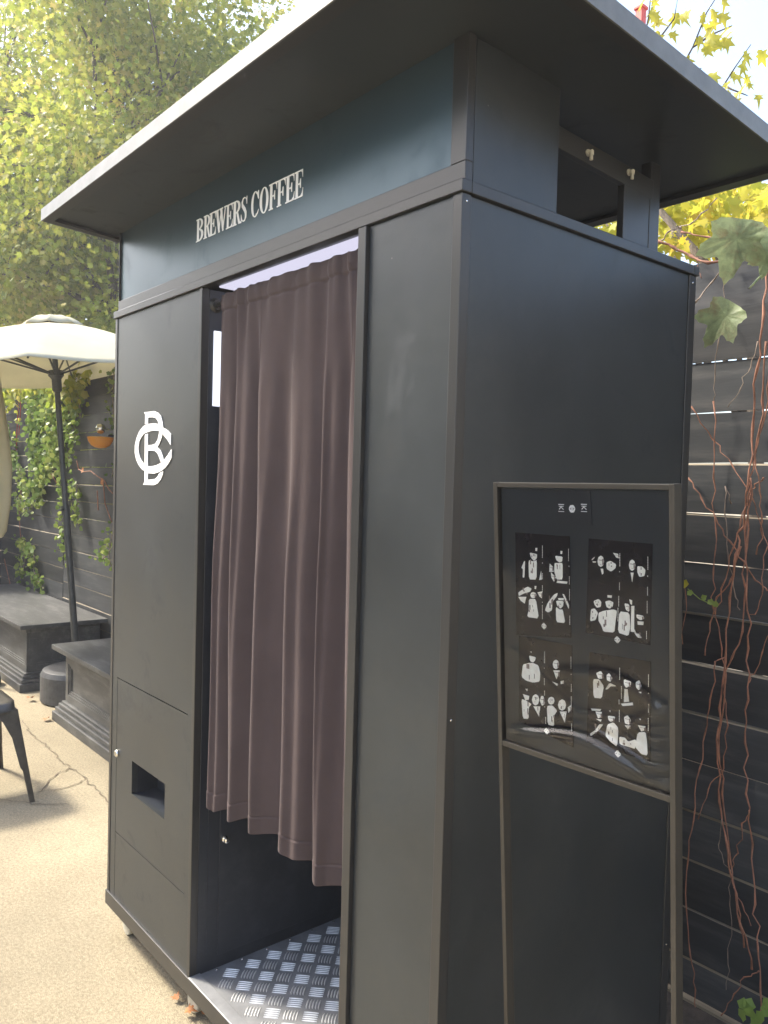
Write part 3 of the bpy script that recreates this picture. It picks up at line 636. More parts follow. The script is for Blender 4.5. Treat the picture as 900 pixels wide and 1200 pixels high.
# ---------------------------------------------------------------- lettering
def ringpts(cx, cz, ro, zo, ri, zi, a0, a1, n=14, ox=0.0):
    o = [(cx + ro * math.cos(R(a0 + (a1 - a0) * i / n)), cz + zo * math.sin(R(a0 + (a1 - a0) * i / n))) for i in range(n + 1)]
    i_ = [(cx + ox + ri * math.cos(R(a0 + (a1 - a0) * i / n)), cz + zi * math.sin(R(a0 + (a1 - a0) * i / n))) for i in range(n + 1)]
    return o, i_
def rect(x0, x1, z0, z1):
    return [(x0, z0), (x1, z0), (x1, z1), (x0, z1)]
def serif(x0, x1, z, up):
    s = 1 if up else -1
    return [(x0, z), (x1, z), (x1, z + s * .035), ((x1 * .75 + x0 * .25), z + s * .075), ((x0 * .75 + x1 * .25), z + s * .075), (x0, z + s * .035)]
def glyph(c):
    """polygons (and rings) in a 1x1 cell"""
    P, G = [], []
    th = .05
    if c in 'BREF':
        P += [rect(.14, .40, 0, 1), rect(.02, .50, 0, th), rect(.02, .50, 1 - th, 1)]
    if c in 'EF':
        P += [rect(.4, .88, 1 - th, 1), [(.93, .70), (.93, 1), (.70, 1 - th), (.86, .88)], rect(.4, .64, .48, .53),
              [(.72, .34), (.72, .68), (.66, .68), (.60, .53), (.60, .48), (.66, .34)]]
    if c == 'E':
        P += [rect(.4, .90, 0, th), [(.98, .32), (.96, 0), (.72, th), (.89, .14)]]
    if c == 'B':
        G += [ringpts(.42, .76, .50, .24, .26, .19, -90, 90), ringpts(.42, .27, .56, .27, .29, .215, -90, 90)]
    if c == 'R':
        G += [ringpts(.42, .74, .50, .26, .26, .21, -90, 90)]
        P += [[(.48, .50), (.66, .50), (.88, .10), (1.0, .06), (1.02, 0), (.74, 0)]]
    if c == 'O':
        G += [ringpts(.5, .5, .49, .515, .24, .47, 0, 360, 36)]
    if c == 'C':
        G += [ringpts(.52, .5, .49, .515, .24, .47, 55, 305, 28)]
        P += [[(.96, .66), (.96, 1.0), (.90, 1.0), (.78, .90), (.70, .90), (.90, .66)], [(.95, .25), (.99, .25), (.86, .08), (.72, .05), (.72, .10), (.82, .15)]]
    if c == 'S':
        sp = [(.90, .74), (.82, .90), (.60, .975), (.36, .95), (.22, .82), (.26, .68), (.44, .58), (.64, .46), (.76, .34), (.76, .17), (.62, .05), (.38, .03), (.20, .12), (.10, .30)]
        wd = [.02, .045, .035, .06, .10, .13, .15, .15, .13, .10, .06, .035, .045, .02]
        L, Rr = [], []
        for i, p in enumerate(sp):
            a, b = sp[max(0, i - 1)], sp[min(len(sp) - 1, i + 1)]
            d = Vector((b[0] - a[0], b[1] - a[1])).normalized()
            L.append((p[0] - d.y * wd[i], p[1] + d.x * wd[i] * .55)); Rr.append((p[0] + d.y * wd[i], p[1] - d.x * wd[i] * .55))
        G += [(L, Rr)]
        P += [[(.93, .68), (.93, 1.0), (.88, 1.0), (.82, .88), (.88, .68)], [(.06, .34), (.06, 0), (.11, 0), (.18, .12), (.11, .34)]]
    if c == 'W':
        P += [[(.04, 1), (.24, 1), (.42, .02), (.34, 0), (.30, 0)], [(.30, 0), (.37, 0), (.56, .98), (.50, 1)], [(.42, 1), (.60, 1), (.76, .02), (.68, 0), (.65, 0)],
              [(.65, 0), (.72, 0), (.93, 1), (.87, 1)], rect(0, .32, 1 - th, 1), rect(.38, .68, 1 - th, 1), rect(.80, 1.0, 1 - th, 1)]
    return P, G
for li, (c, x0, x1) in enumerate(LETTERS):
    P, G = glyph(c)
    mb = MB()
    w = (x1 - x0) * .97
    zb0 = 2.078 - .009 * (li / 12.0) * .75
    H = .0585
    sk = .0
    T = lambda p: (x0 + p[0] * w, zb0 + p[1] * H)
    d = 0
    for pl in P:
        mb.prism([T(p) for p in pl], .0112 - d * .00006, .0120)
        d += 1
    for o, i_ in G:
        for k in range(len(o) - 1):
            mb.prism([T(o[k]), T(o[k + 1]), T(i_[k + 1]), T(i_[k])], .0112 - d * .00006, .0120)
        d += 1
    B('letter', mb, 'white', bevel=0)
mb = MB()
for k, pl in enumerate(LOGO):
    mb.prism(pl, -.0002 - k * .00005, .0015)
B('monogram', mb, 'white', bevel=0)

# ================================================================ CURTAIN
xs_ = np.linspace(0, 1, 460)
zs_ = np.concatenate([np.linspace(0, .06, 26), np.linspace(.06, .955, 150)[1:], np.linspace(.955, 1, 36)[1:]])
ztop, zbot = 1.926, .620
knb = np.array([-.893, -.800, -.680, -.550, -.420, -.315, -.225])   # fold crests at the hem
knt = np.array([-.883, -.790, -.690, -.550, -.420, -.335, -.240])
AMPS = [.75, 1.0, 1.25, .95, 1.25, .8, .8]
vs, fs = [], []
nx, nz_ = len(xs_), len(zs_)
for a in zs_:
    z = ztop + (zbot - ztop) * a
    kn = knt * (1 - a) + knb * a
    for u in xs_:
        ph = u * 6
        i0 = min(5, int(ph)); f = ph - i0
        bx_ = kn[i0] * (1 - f) + kn[i0 + 1] * f
        am_ = AMPS[i0] * (1 - f) + AMPS[i0 + 1] * f
        amp = (.006 + .013 * min(1, a * 2.0)) * am_
        pw_ = .62 + .25 * math.sin(i0 * 2.1 + 1.7 * a)
        s1 = math.sin(2 * math.pi * ph + pw_ * math.sin(2 * math.pi * ph + .6))
        ov_ = .007 * am_ * min(1, a * 2.5) * math.sin(2 * math.pi * ph + 1.3)
        top = max(0, 1 - a * 5)
        y = .030 - amp * s1 * (1 - .75 * top)
        y += top * (.0045 * math.sin(41 * u * 1.3 + 2.4 * math.sin(7 * u)) + .0025 * math.sin(88 * u + 2))
        y += .0022 * math.sin(2 * math.pi * ph * 2.3 + 4 * a + 3 * noise.noise(Vector((u * 3, a * 2, 5)))) * min(1, a * 2)
        y += .010 * noise.noise(Vector((u * 4, a * 2.2, 3))) * min(1, a * 3)
        x = bx_ + ov_ + .004 * noise.noise(Vector((u * 9, a * 4, 8)))
        # rod pocket: seam below the rod, hem near the floor edge
        dz = z - 1.885
        if dz > 0:
            y += -.003 * math.sin(min(1, dz / .041) * math.pi) - .0008
            y = min(y, .0300)
        y += .0035 * math.exp(-(dz / .0022) ** 2)
        dh = z - .662
        y += .0022 * math.exp(-(dh / .0020) ** 2)
        if dh < 0: y -= .0010
        zz = z
        if a < .02:
            zz += .004 * noise.noise(Vector((u * 26, 1, 1)))
        zz += a ** 6 * (.006 * math.sin(2 * math.pi * ph + 2.6) + .012 * math.sin(u * 9 + 4.0))
        vs.append((x, y, zz))
for j in range(nz_ - 1):
    for i in range(nx - 1):
        o = j * nx + i
        fs.append((o, o + 1, o + nx + 1, o + nx))
mb = MB().add(vs, fs)
cu = obj('curtain', mb, M['curtain'], smooth=True, org=(-.59, .036, ztop))
so = cu.modifiers.new('thickness', 'SOLIDIFY'); so.thickness = .0012
tag(cu, 'mauve brown pleated curtain hanging from the rod in the booth doorway', 'curtain')

# ================================================================ PHOTO SIGN STAND
OB = Vector((.0896, 0, 1.4645))
ROTB = (.0688, -.0074, .0043)
MBm = (Matrix.Rotation(ROTB[2], 4, 'Z') @ Matrix.Rotation(ROTB[1], 4, 'Y') @ Matrix.Rotation(ROTB[0], 4, 'X'))
HB, WB = 1.464, .3155
def bw(u, y, t):                       # board-local -> world
    return OB + MBm @ Vector((u, y, -t))
base = bw(WB / 2, 0, HB)
stand = thing('sign_stand', base, 'slim bronze metal frame stand holding photo prints, beside the black booth', 'sign stand', rot=ROTB)
def lb(name, mb, m, parent=stand, bevel=.0006, smooth=False):
    # mb in (u, y, t) -> local coords around base
    me = bpy.data.meshes.new(name)
    me.from_pydata([(v[0] - WB / 2, v[1], HB - v[2]) for v in mb.v], [], mb.f)
    me.polygons.foreach_set('material_index', mb.m)
    bm = bmesh.new(); bm.from_mesh(me); bmesh.ops.recalc_face_normals(bm, faces=bm.faces); bm.to_mesh(me); bm.free()
    return link(name, me, M[m] if isinstance(m, str) else m, parent, bevel=bevel, smooth=smooth)
pw = .0080
lb('post', bx(0, pw, 0, .018, 0, HB), 'stand')
lb('post', bx(WB - pw, WB, 0, .018, 0, HB), 'stand')
lb('top_bar', bx(pw + .0002, WB - pw - .0002, .0005, .0175, 0.0004, .0078), 'stand')
lb('lower_bar', bx(pw + .0002, WB - pw - .0002, .0005, .0175, .4232, .4318), 'stand')
lb('foot_bar', bx(pw + .0002, WB - pw - .0002, .0005, .0175, HB - .02, HB - .001), 'stand')
lb('backing_board', bx(pw + .0002, WB - pw - .0002, .010, .0150, .0098, .4230), 'backing', bevel=0)
# clear sheet, warped towards the bottom
mb = MB(); vs = []; fs = []
NU, NT = 110, 150
for j in range(NT + 1):
    for i in range(NU + 1):
        u, t = i / NU, j / NT
        tb = .965 - .055 * max(0, math.sin(math.pi * min(1, u * 1.15))) ** .7 + .012 * math.sin(u * 9)
        y = .0030 - .0080 * math.exp(-((t - tb) / .020) ** 2) * min(1, u * 5 + .25)
        y += -.0035 * math.exp(-((t - tb + .040 + .02 * u) / .010) ** 2) * min(1, max(0, u - .3) * 3)
        y += -.0022 * math.exp(-((t - tb + .065 + .03 * u) / .007) ** 2) * min(1, max(0, u - .45) * 3)
        for q_ in range(4):
            y += -.0016 * math.exp(-((t - tb + .085 - .022 * q_ + .09 * u * u - .03 * math.sin(u * 5 + q_)) / .005) ** 2) * min(1, max(0, u - .15) * 2)
        c1 = .60 + .13 * u + .035 * math.sin(u * 6.5)
        y += -.0034 * math.exp(-((t - c1) / .022) ** 2) * min(1, max(0, (u - .25) * 3))
        c2 = .72 - .10 * math.cos(u * 5.0)
        y += -.0022 * math.exp(-((t - c2) / .014) ** 2) * (.3 + u)
        y += -.0012 * noise.noise(Vector((u * 3, t * 4, 0))) * min(1, 6 * t)
        ed = min(u, 1 - u, t, 1 - t) * 14
        y = .0045 + (y - .0045) * min(1, ed)
        vs.append((pw + .001 + u * (WB - 2 * pw - .002), y, .0105 + t * .4120))
for j in range(NT):
    for i in range(NU):
        o = j * (NU + 1) + i
        fs.append((o, o + 1, o + NU + 2, o + NU + 1))
mb.add(vs, fs)
sheet = lb('clear_sheet', mb, 'acrylic', bevel=0, smooth=True)
if sheet.data.polygons[50].normal.y > 0:
    sheet.data.flip_normals()

plabels = ['upper left photo print, one person in cap and waistcoat in four poses', 'upper right photo print, two people making faces and hand signs',
           'lower left photo print, person with folded arms at top, pairs below', 'lower right photo print, heart hands pose beside a couple at top']
def flat(name, polys, mats, u0, t0, label, cat, group):
    mb = MB()
    for pts, y0, y1, mi in polys:
        a = [(p[0] - u0, t0 - p[1]) for p in pts]
        mb.prism(a, y0, y1, mi)
    me = bpy.data.meshes.new(name)
    me.from_pydata(mb.v, [], mb.f)
    me.polygons.foreach_set('material_index', mb.m)
    o = link(name, me, mats)
    o.location = bw(u0, 0, t0)
    o.rotation_euler = ROTB
    tag(o, label, cat, group)
    return o
def soft(p, n=1):
    for _ in range(n):
        p = [q for a, b in zip(p, p[1:] + p[:1]) for q in ((a[0] * .86 + b[0] * .14, a[1] * .86 + b[1] * .14), (a[0] * .14 + b[0] * .86, a[1] * .14 + b[1] * .86))]
    return p
for k, (cor, blobs, dashes, em) in enumerate(PRINTS):
    u0 = sum(c[0] for c in cor) / 4; t0 = sum(c[1] for c in cor) / 4
    polys = [(cor, .0090, .0096, 0)]
    for bi, b in enumerate(blobs):
        polys.append((soft(b) if len(b) > 4 else b, .0087 - bi * .000015, .0091, 1))
    for bi, b in enumerate(blobs):
        us = [p[0] for p in b]; ts = [p[1] for p in b]
        w, h = max(us) - min(us), max(ts) - min(ts)
        cu0, ct0 = sum(us) / len(us), sum(ts) / len(ts)
        dk = lambda uu, tt, a, b2: polys.append(([(uu - a, tt - b2), (uu + a, tt - b2), (uu + a, tt + b2), (uu - a, tt + b2)], .0084, .0091, 2))
        if .0055 < w < .0125 and .006 < h < .0175 and h < 2.2 * w:
            dk(cu0 + w * .34, ct0 + h * .04, w * .10, h * .26); dk(cu0 - w * .04, ct0 - h * .10, w * .26, h * .025)
            dk(cu0 + w * .02, ct0 + h * .27, w * .08, h * .02)
        elif w >= .009 and h >= .012:
            for q in range(4):
                uu, tt = cu0 + random.uniform(-.25, .25) * w, ct0 + random.uniform(-.3, .3) * h
                dk(uu, tt, w * random.choice((.02, .05)), h * random.choice((.06, .12)))
    for (a, b) in dashes:
        n = max(1, int(abs(a[1] - b[1]) / .0022))
        for q in range(n):
            f0, f1 = (q + .0) / n, (q + .72) / n
            ua = a[0] + (b[0] - a[0]) * f0
            polys.append(([(ua - .0004, a[1] + (b[1] - a[1]) * f0), (ua + .0004, a[1] + (b[1] - a[1]) * f0), (ua + .0004, a[1] + (b[1] - a[1]) * f1), (ua - .0004, a[1] + (b[1] - a[1]) * f1)], .0087, .0091, 1))
    r_ = .0052
    for q in range(4):
        a0 = math.pi / 2 * q
        ring = []
        polys.append(([(em[0] + r_ * math.cos(a0), em[1] + r_ * math.sin(a0)), (em[0] + r_ * math.cos(a0 + 1.4), em[1] + r_ * math.sin(a0 + 1.4)),
                       (em[0] + r_ * .55 * math.cos(a0 + 1.4), em[1] + r_ * .55 * math.sin(a0 + 1.4)), (em[0] + r_ * .55 * math.cos(a0), em[1] + r_ * .55 * math.sin(a0))], .0087, .0091, 1))
    polys.append(([(em[0] - .0016, em[1] - .003), (em[0] + .0016, em[1] - .002), (em[0] + .0016, em[1] + .003), (em[0] - .0016, em[1] + .002)], .0086, .0091, 1))
    flat('photo_print', polys, [M['black_print'], M['cream_print'], M['mid_print']], u0, t0, plabels[k], 'photo print', 'photo prints in the sign stand')
cor = TAG[:4]
polys = [(cor, .0090, .0096, 0)]
for cu_, wd in ((TAG[4], .0052), (TAG[6], .0052)):
    u, t = cu_
    polys += [([(u - wd, t - .0062), (u + wd, t - .0062), (u + wd, t - .0050), (u - wd, t - .0050)], .0087, .0091, 1),
              ([(u - wd * .8, t - .0034), (u + wd * .8, t - .0034), (u + wd * .8, t - .0024), (u - wd * .8, t - .0024)], .0087, .0091, 1),
              ([(u - wd * .1, t - .0024), (u + wd * .15, t - .0024), (u - wd * .6, t + .0020), (u - wd * .9, t + .0016)], .0087, .0091, 1),
              ([(u, t - .0022), (u + wd * .9, t + .0016), (u + wd * .7, t + .0022), (u - wd * .1, t - .0014)], .00865, .0091, 1),
              ([(u - wd, t + .0044), (u + wd, t + .0044), (u + wd, t + .0054), (u - wd, t + .0054)], .0087, .0091, 1)]
u, t = TAG[5]
for q in range(6):
    a0 = math.pi / 3 * q
    polys.append(([(u + .0058 * math.cos(a0), t + .0062 * math.sin(a0)), (u + .0058 * math.cos(a0 + .95), t + .0062 * math.sin(a0 + .95)),
                   (u + .003 * math.cos(a0 + .95), t + .0034 * math.sin(a0 + .95)), (u + .003 * math.cos(a0), t + .0034 * math.sin(a0))], .0087, .0091, 1))
polys.append(([(u - .0012, t - .0036), (u + .0012, t - .0036), (u + .0012, t + .0036), (u - .0012, t + .0036)], .0086, .0091, 1))
flat('name_card', polys, [M['card'], M['white']], u, t, 'small black card with round emblem between two characters, above the prints', 'card', None)

# ================================================================ FENCE
YF = 1.2
def plank_mesh(L, h, th, seed):
    rnd = random.Random(seed)
    n = 10
    vs, fs, ms = [], [], []
    for i in range(n + 1):
        x = -L / 2 + L * i / n
        dz0, dz1 = rnd.uniform(-.0012, .0012), rnd.uniform(-.0016, .0016)
        dy = rnd.uniform(-.0015, .0015)
        c = .005
        vs += [(x, -th / 2 + dy, dz0 + .001), (x, -th / 2 + dy, h + dz1 - c), (x, -th / 2 + dy + c, h + dz1), (x, th / 2 + dy, h + dz1), (x, th / 2 + dy, dz0)]
    for i in range(n):
        for k in range(5):
            a, b = i * 5 + k, i * 5 + (k + 1) % 5
            fs.append((a, b, b + 5, a + 5)); ms.append(1 if k in (1, 2) else 0)
    fs += [tuple(range(5))[::-1], tuple(n * 5 + k for k in range(5))]; ms += [0, 0]
    me = bpy.data.meshes.new('plank')
    me.from_pydata(vs, [], fs)
    me.polygons.foreach_set('material_index', ms)
    bm = bmesh.new(); bm.from_mesh(me); bmesh.ops.recalc_face_normals(bm, faces=bm.faces); bm.to_mesh(me); bm.free()
    me.materials.append(M['wood']); me.materials.append(M['rawwood'])
    return me
def fence_run(x0, x1, pitch, z0, n, label, seed, gap=.0028, step=None):
    f = thing('plank_fence', ((x0 + x1) / 2, YF, 0), label, 'fence')
    L = x1 - x0 - .004
    meshes = [plank_mesh(L, pitch - gap, .019, seed + i) for i in range(5)]
    for k in range(n):
        p = bpy.data.objects.new('plank', random.choice(meshes))
        COL.objects.link(p)
        p.parent = f
        p.location = (random.uniform(-.001, .001), random.uniform(-.004, .004), z0 + k * pitch)
        p.rotation_euler = (random.gauss(0, .006), random.gauss(0, .0006), random.choice((0, math.pi)))
    for x in (x0 + .03, x1 - .03):
        obj('post', bx(x - .028, x + .028, YF + .014, YF + .09, 0, z0 + n * pitch - .03), M['post'], f)
    return f
fence_run(-7.45, -5.62, .131, .06, 16, 'far left stretch of black plank fence behind the ivy', 10)
fence_run(-5.62, -3.80, .131, .085, 16, 'black plank fence stretch with orange wall lamp, behind the parasol', 20)
fence_run(-3.80, -2.0, .131, .06, 16, 'black plank fence stretch just behind the left edge of the booth', 30)
fence_run(-2.0, -.46, .1425, -.02 + .005, 15, 'black plank fence stretch hidden mostly behind the booth', 40)
fence_run(-.46, 1.35, .1425, -.026, 15, 'black plank fence stretch right of the booth with hanging vines', 50)
f = thing('return_fence', (-7.5, .2, 0), 'dark plank fence turning the corner at the far left edge', 'fence')
me_ = [plank_mesh(2.0, .125, .019, 70 + i) for i in range(3)]
for k in range(16):
    p = bpy.data.objects.new('plank', random.choice(me_)); COL.objects.link(p); p.parent = f
    p.location = (0, .03, .05 + k * .131); p.rotation_euler = (0, 0, math.pi / 2)

# ================================================================ BENCH BOXES
def bench(x0, x1, y0, y1, label):
    """x0..x1, y0..y1 are the outer limits of the foot moulding; top board .453 high"""
    t = thing('storage_bench', ((x0 + x1) / 2, (y0 + y1) / 2, 0), label, 'bench', 'panelled benches along the fence')
    H = .453
    bt = obj('top_board', bx(x0 - .005, x1 + .02, y0 - .005, y1, H - .028, H), M['bench'], t, bevel=.003)
    mb = MB()
    for d, za, zb in ((0, 0, .055), (.014, .0555, .082), (.028, .0825, .104), (.042, .1045, .118)):
        mb.box(x0 + d, x1 - d, y0 + d, y1 - .01, za, zb)
    obj('foot_moulding', mb, M['bench'], t, bevel=.004)
    a = .075
    obj('body', bx(x0 + a, x1 - a, y0 + a, y1 - .02, .1182, H - .0282), M['bench'], t)
    mb = MB()
    mb.box(x0 + a - .022, x1 - a + .022, y0 + a - .022, y0 + a - .001, H - .062, H - .0283)
    mb.box(x1 - a + .001, x1 - a + .022, y0 + a, y1 - .03, H - .062, H - .0283).box(x0 + a - .022, x0 + a - .001, y0 + a, y1 - .03, H - .062, H - .0283)
    obj('cornice', mb, M['bench'], t, bevel=.004)
    z0, z1 = .1185, H - .0625
    def frame(ax, c, a0, a1, sgn):
        m = MB(); wd, th = .045, .016
        def q(p0, p1, za, zb, t_=th):
            lo, hi = (c - t_, c - .0003) if sgn < 0 else (c + .0003, c + t_)
            if ax == 'y': m.box(p0, p1, lo, hi, za, zb)
            else: m.box(lo, hi, p0, p1, za, zb)
        q(a0, a1, z1 - wd, z1); q(a0, a1, z0, z0 + wd); q(a0, a0 + wd, z0 + wd + .0003, z1 - wd - .0003); q(a1 - wd, a1, z0 + wd + .0003, z1 - wd - .0003)
        i0, i1 = a0 + wd + .0004, a1 - wd - .0004; zz0, zz1 = z0 + wd + .0006, z1 - wd - .0006
        for e_, t2 in ((0.0, .012), (.012, .008)):
            q(i0 + e_, i1 - e_, zz1 - e_ - .0118, zz1 - e_, t2); q(i0 + e_, i1 - e_, zz0 + e_, zz0 + e_ + .0118, t2)
            q(i0 + e_, i0 + e_ + .0118, zz0 + e_ + .012, zz1 - e_ - .012, t2); q(i1 - e_ - .0118, i1 - e_, zz0 + e_ + .012, zz1 - e_ - .012, t2)
        obj('panel_frame', m, M['bench'], t, bevel=.0015)
    np_ = max(1, round((x1 - x0) / 1.0))
    w = (x1 - x0 - 2 * a + .03) / np_
    for k in range(np_):
        frame('y', y0 + a, x0 + a - .015 + k * w, x0 + a - .015 + (k + 1) * w - .002, -1)
    frame('x', x1 - a, y0 + a + .001, y1 - .03, 1)
    frame('x', x0 + a, y0 + a + .001, y1 - .03, -1)
    return t
bench(-3.905, -2.25, .575, 1.17, 'dark panelled bench box nearer the booth, right of the parasol base')
bench(-6.79, -4.61, .588, 1.17, 'dark panelled bench box at far left, left of the parasol base')

# ================================================================ PARASOL
pb = Vector((-4.27, .865, 0)); ptop = Vector((-4.45, .71, 2.56))
ax_ = (ptop - pb).normalized()
par = thing('parasol', pb, 'open cream parasol with dark pole standing between the two benches', 'parasol')
pax = ax_.copy()
at_ = lambda z: pb + pax * (z / pax.z)
obj('pole', MB().tube([at_(.05), at_(1.25)], .022, 16).tube([at_(1.22), at_(2.46)], .0175, 16), M['pole'], par, smooth=False)
mb = MB().tube([at_(1.20), at_(1.26)], .028, 16)
mb.tube([at_(1.235) + Vector((.02, -.02, 0)), at_(1.235) + Vector((.065, -.05, 0))], .007, 8)
obj('clamp', mb, M['pole'], par)
hubz = 2.10
mb = MB().tube([at_(hubz - .10), at_(hubz - .09), at_(hubz - .02), at_(hubz)], [.024, .030, .030, .045], 16).tube([at_(hubz), at_(hubz + .035)], .048, 16)
obj('runner', mb, M['pole'], par)
mb = MB().lathe((pb.x, pb.y, 0), [(.225, .002), (.24, .012), (.24, .175), (.225, .205), (.19, .215), (.06, .222), (.04, .25), (.035, .30)], 48)
obj('base_weight', mb, M['weight'], par, smooth=False, bevel=.002)
# canopy
NS, RC, ZA = 8, 1.08, 2.48
capex = at_(ZA)
ax_ = (ax_ + Vector((.95, -.30, 0)) * .075).normalized()
e1 = ax_.cross(Vector((0, 1, 0))).normalized(); e2 = ax_.cross(e1)
def cp(r, th, drop):
    return capex + (e1 * math.cos(th) + e2 * math.sin(th)) * r - ax_ * drop
A0 = R(20)
def canopy(r0, r1, d0, d1, nr, name, sag=.035, val=.0):
    mb = MB(); vs = []; fs = []
    per = 10; N = NS * per
    for j in range(nr + 1):
        f = j / nr
        for i in range(N):
            th = A0 + 2 * math.pi * i / N
            s = (i % per) / per
            k = math.cos(math.pi / NS) / math.cos((s - .5) * 2 * math.pi / NS)
            r = (r0 + (r1 - r0) * f)
            rr = r * (k * (1 - .02 * math.sin(math.pi * s) * f))
            dr = d0 + (d1 - d0) * f ** 1.05 - .03 * math.sin(math.pi * f) + sag * math.sin(math.pi * s) * f * .6
            vs.append(cp(rr, th, dr))
    for j in range(nr):
        for i in range(N):
            a, b = j * N + i, j * N + (i + 1) % N
            fs.append((a, b, b + N, a + N))
    mb.add(vs, fs)
    o = obj(name, mb, M['canvas'], par, smooth=True)
    m_ = o.modifiers.new('t', 'SOLIDIFY'); m_.thickness = .002
    return o
canopy(.14, RC, .050, .365, 14, 'canopy')
canopy(.0, .19, .002, .045, 5, 'vent_cap', sag=.015)
for k in range(NS):
    th = A0 + 2 * math.pi * k / NS
    rib = obj('rib', MB().tube([cp(.03, th, .03), cp(RC * .5, th, .172), cp(RC - .01, th, .373)], .0060, 6), M['pole'], par)
    obj('strut', MB().tube([at_(hubz + .02) + (e1 * math.cos(th) + e2 * math.sin(th)) * .045, cp(RC * .52, th, .192)], .0065, 6), M['pole'], rib)

def onp0(px, py, yv):
    d = F_ + R2 * ((px - 450) / 935.05) - U2 * ((py - 600) / 935.05)
    return CAM + d * ((yv - CAM.y) / d.y)
# closed parasol at the left edge
_q = onp0(-17, 545, .45)
cl0 = Vector((_q.x, .45, 0))
cl = thing('closed_parasol', cl0, 'furled cream parasol cloth at the left edge of the picture', 'parasol')
mb = MB(); vs = []; fs = []
prof = [(.02, 2.45), (.05, 2.30), (.085, 2.05), (.13, 1.75), (.155, 1.50), (.145, 1.25), (.12, 1.06), (.10, 1.02)]
N = 48
for r, z in prof:
    for i in range(N):
        th = 2 * math.pi * i / N
        rr = r * (1 + .16 * math.sin(8 * th + z) + .05 * math.sin(3 * th + 4 * z))
        vs.append((cl0.x + rr * math.cos(th), cl0.y + rr * math.sin(th), z))
for j in range(len(prof) - 1):
    for i in range(N):
        a, b = j * N + i, j * N + (i + 1) % N
        fs.append((a, b, b + N, a + N))
mb.add(vs, fs)
obj('cloth', mb, M['canvas'], cl, smooth=True)
obj('pole', MB().tube([(cl0.x, cl0.y, .02), (cl0.x, cl0.y, 2.5)], .019, 12), M['pole'], cl)
obj('base_weight', MB().lathe((cl0.x, cl0.y, 0), [(.11, .001), (.11, .06), (.04, .09)], 32), M['weight'], cl)

# ================================================================ WALL LAMP
wl = thing('wall_lamp', (-4.56, YF - .012, 1.70), 'small orange half-bowl lamp fixed on the black plank fence', 'wall lamp')
c = (-4.56, YF - .115, 1.728)
mb = MB().lathe(c, [(.006, -.075), (.035, -.071), (.062, -.055), (.080, -.028), (.088, 0), (.080, .002)], 28)
obj('shade', mb, M['orange'], wl, smooth=False)
mb = MB().lathe((c[0], c[1], c[2] + .06), [(.004, -.035), (.024, -.028), (.034, 0), (.024, .028), (.004, .035)], 20)
obj('globe', mb, M['chrome'], wl, smooth=True)
mb = MB().box(c[0] - .03, c[0] + .03, YF - .016, YF - .0105, 1.68, 1.84).box(c[0] - .010, c[0] + .010, c[1] + .05, YF - .0161, 1.735, 1.75)
obj('bracket', mb, M['pole'], wl)

# ================================================================ CHAIR
ch = thing('metal_stool', (-3.03, -.085, 0), 'dark gunmetal cafe stool with tapered legs, cut by the left edge', 'stool')
sx0, sx1, sy0, sy1, sz = -3.165, -2.820, -.26, .085, .43
bm = bmesh.new()
bmesh.ops.create_grid(bm, x_segments=14, y_segments=14, size=.5)
for v in bm.verts:
    x, y = v.co.x * 2, v.co.y * 2
    q = max(abs(x), abs(y)); e = (abs(x) ** 7 + abs(y) ** 7) ** (1 / 7) or 1
    k = q / e if q else 1
    v.co = Vector(((x * k) * (sx1 - sx0) / 2, (y * k) * (sy1 - sy0) / 2, -.008 * (1 - min(1, q) ** 3) + (-.004 if q > .93 else 0)))
ex = bmesh.ops.extrude_edge_only(bm, edges=[e for e in bm.edges if e.is_boundary])
for v in [x for x in ex['geom'] if isinstance(x, bmesh.types.BMVert)]:
    v.co.z -= .032; v.co.x *= 1.02; v.co.y *= 1.02
ex = bmesh.ops.extrude_edge_only(bm, edges=[e for e in bm.edges if e.is_boundary])
for v in [x for x in ex['geom'] if isinstance(x, bmesh.types.BMVert)]:
    v.co.z -= .004; v.co.x *= 1.03; v.co.y *= 1.03
me = bpy.data.meshes.new('seat'); bm.to_mesh(me); bm.free()
so_ = link('seat', me, M['steel_dark'], ch, smooth=True, bevel=0)
so_.location = Vector(((sx0 + sx1) / 2, (sy0 + sy1) / 2, sz)) - ch.location
s_ = so_.modifiers.new('t', 'SOLIDIFY'); s_.thickness = .003
for (cx_, cy_, fx, fy) in ((sx1, sy1, .115, .045), (sx0, sy1, -.07, .045), (sx1, sy0, .10, -.06), (sx0, sy0, -.07, -.06)):
    mx_, my_ = (1 if fx > 0 else -1), (1 if fy > 0 else -1)
    mb = MB()
    for (ddx, ddy) in ((1, 0), (0, 1)):           # two flanges of a folded leg, tapering to the foot
        vs = []
        for f, wd in ((0, .105), (.12, .070), (.3, .045), (.62, .034), (.66, .026), (1, .022)):
            px_, py_, pz = cx_ + fx * f, cy_ + fy * f, (sz - .034) * (1 - f) + .001
            for th in (0, .004):
                vs.append((px_ - (th if ddy else 0) * mx_, py_ - (th if ddx else 0) * my_, pz))
                vs.append((px_ - ddx * wd * mx_ - (th if ddy else 0) * mx_, py_ - ddy * wd * my_ - (th if ddx else 0) * my_, pz))
        fs = []
        for i in range(5):
            o = i * 4
            fs += [(o, o + 1, o + 5, o + 4), (o + 2, o + 6, o + 7, o + 3), (o + 1, o + 3, o + 7, o + 5), (o, o + 4, o + 6, o + 2)]
        fs += [(0, 2, 3, 1), (20, 21, 23, 22)]
        mb.add(vs, fs)
    obj('leg', mb, M['steel_dark'], ch)
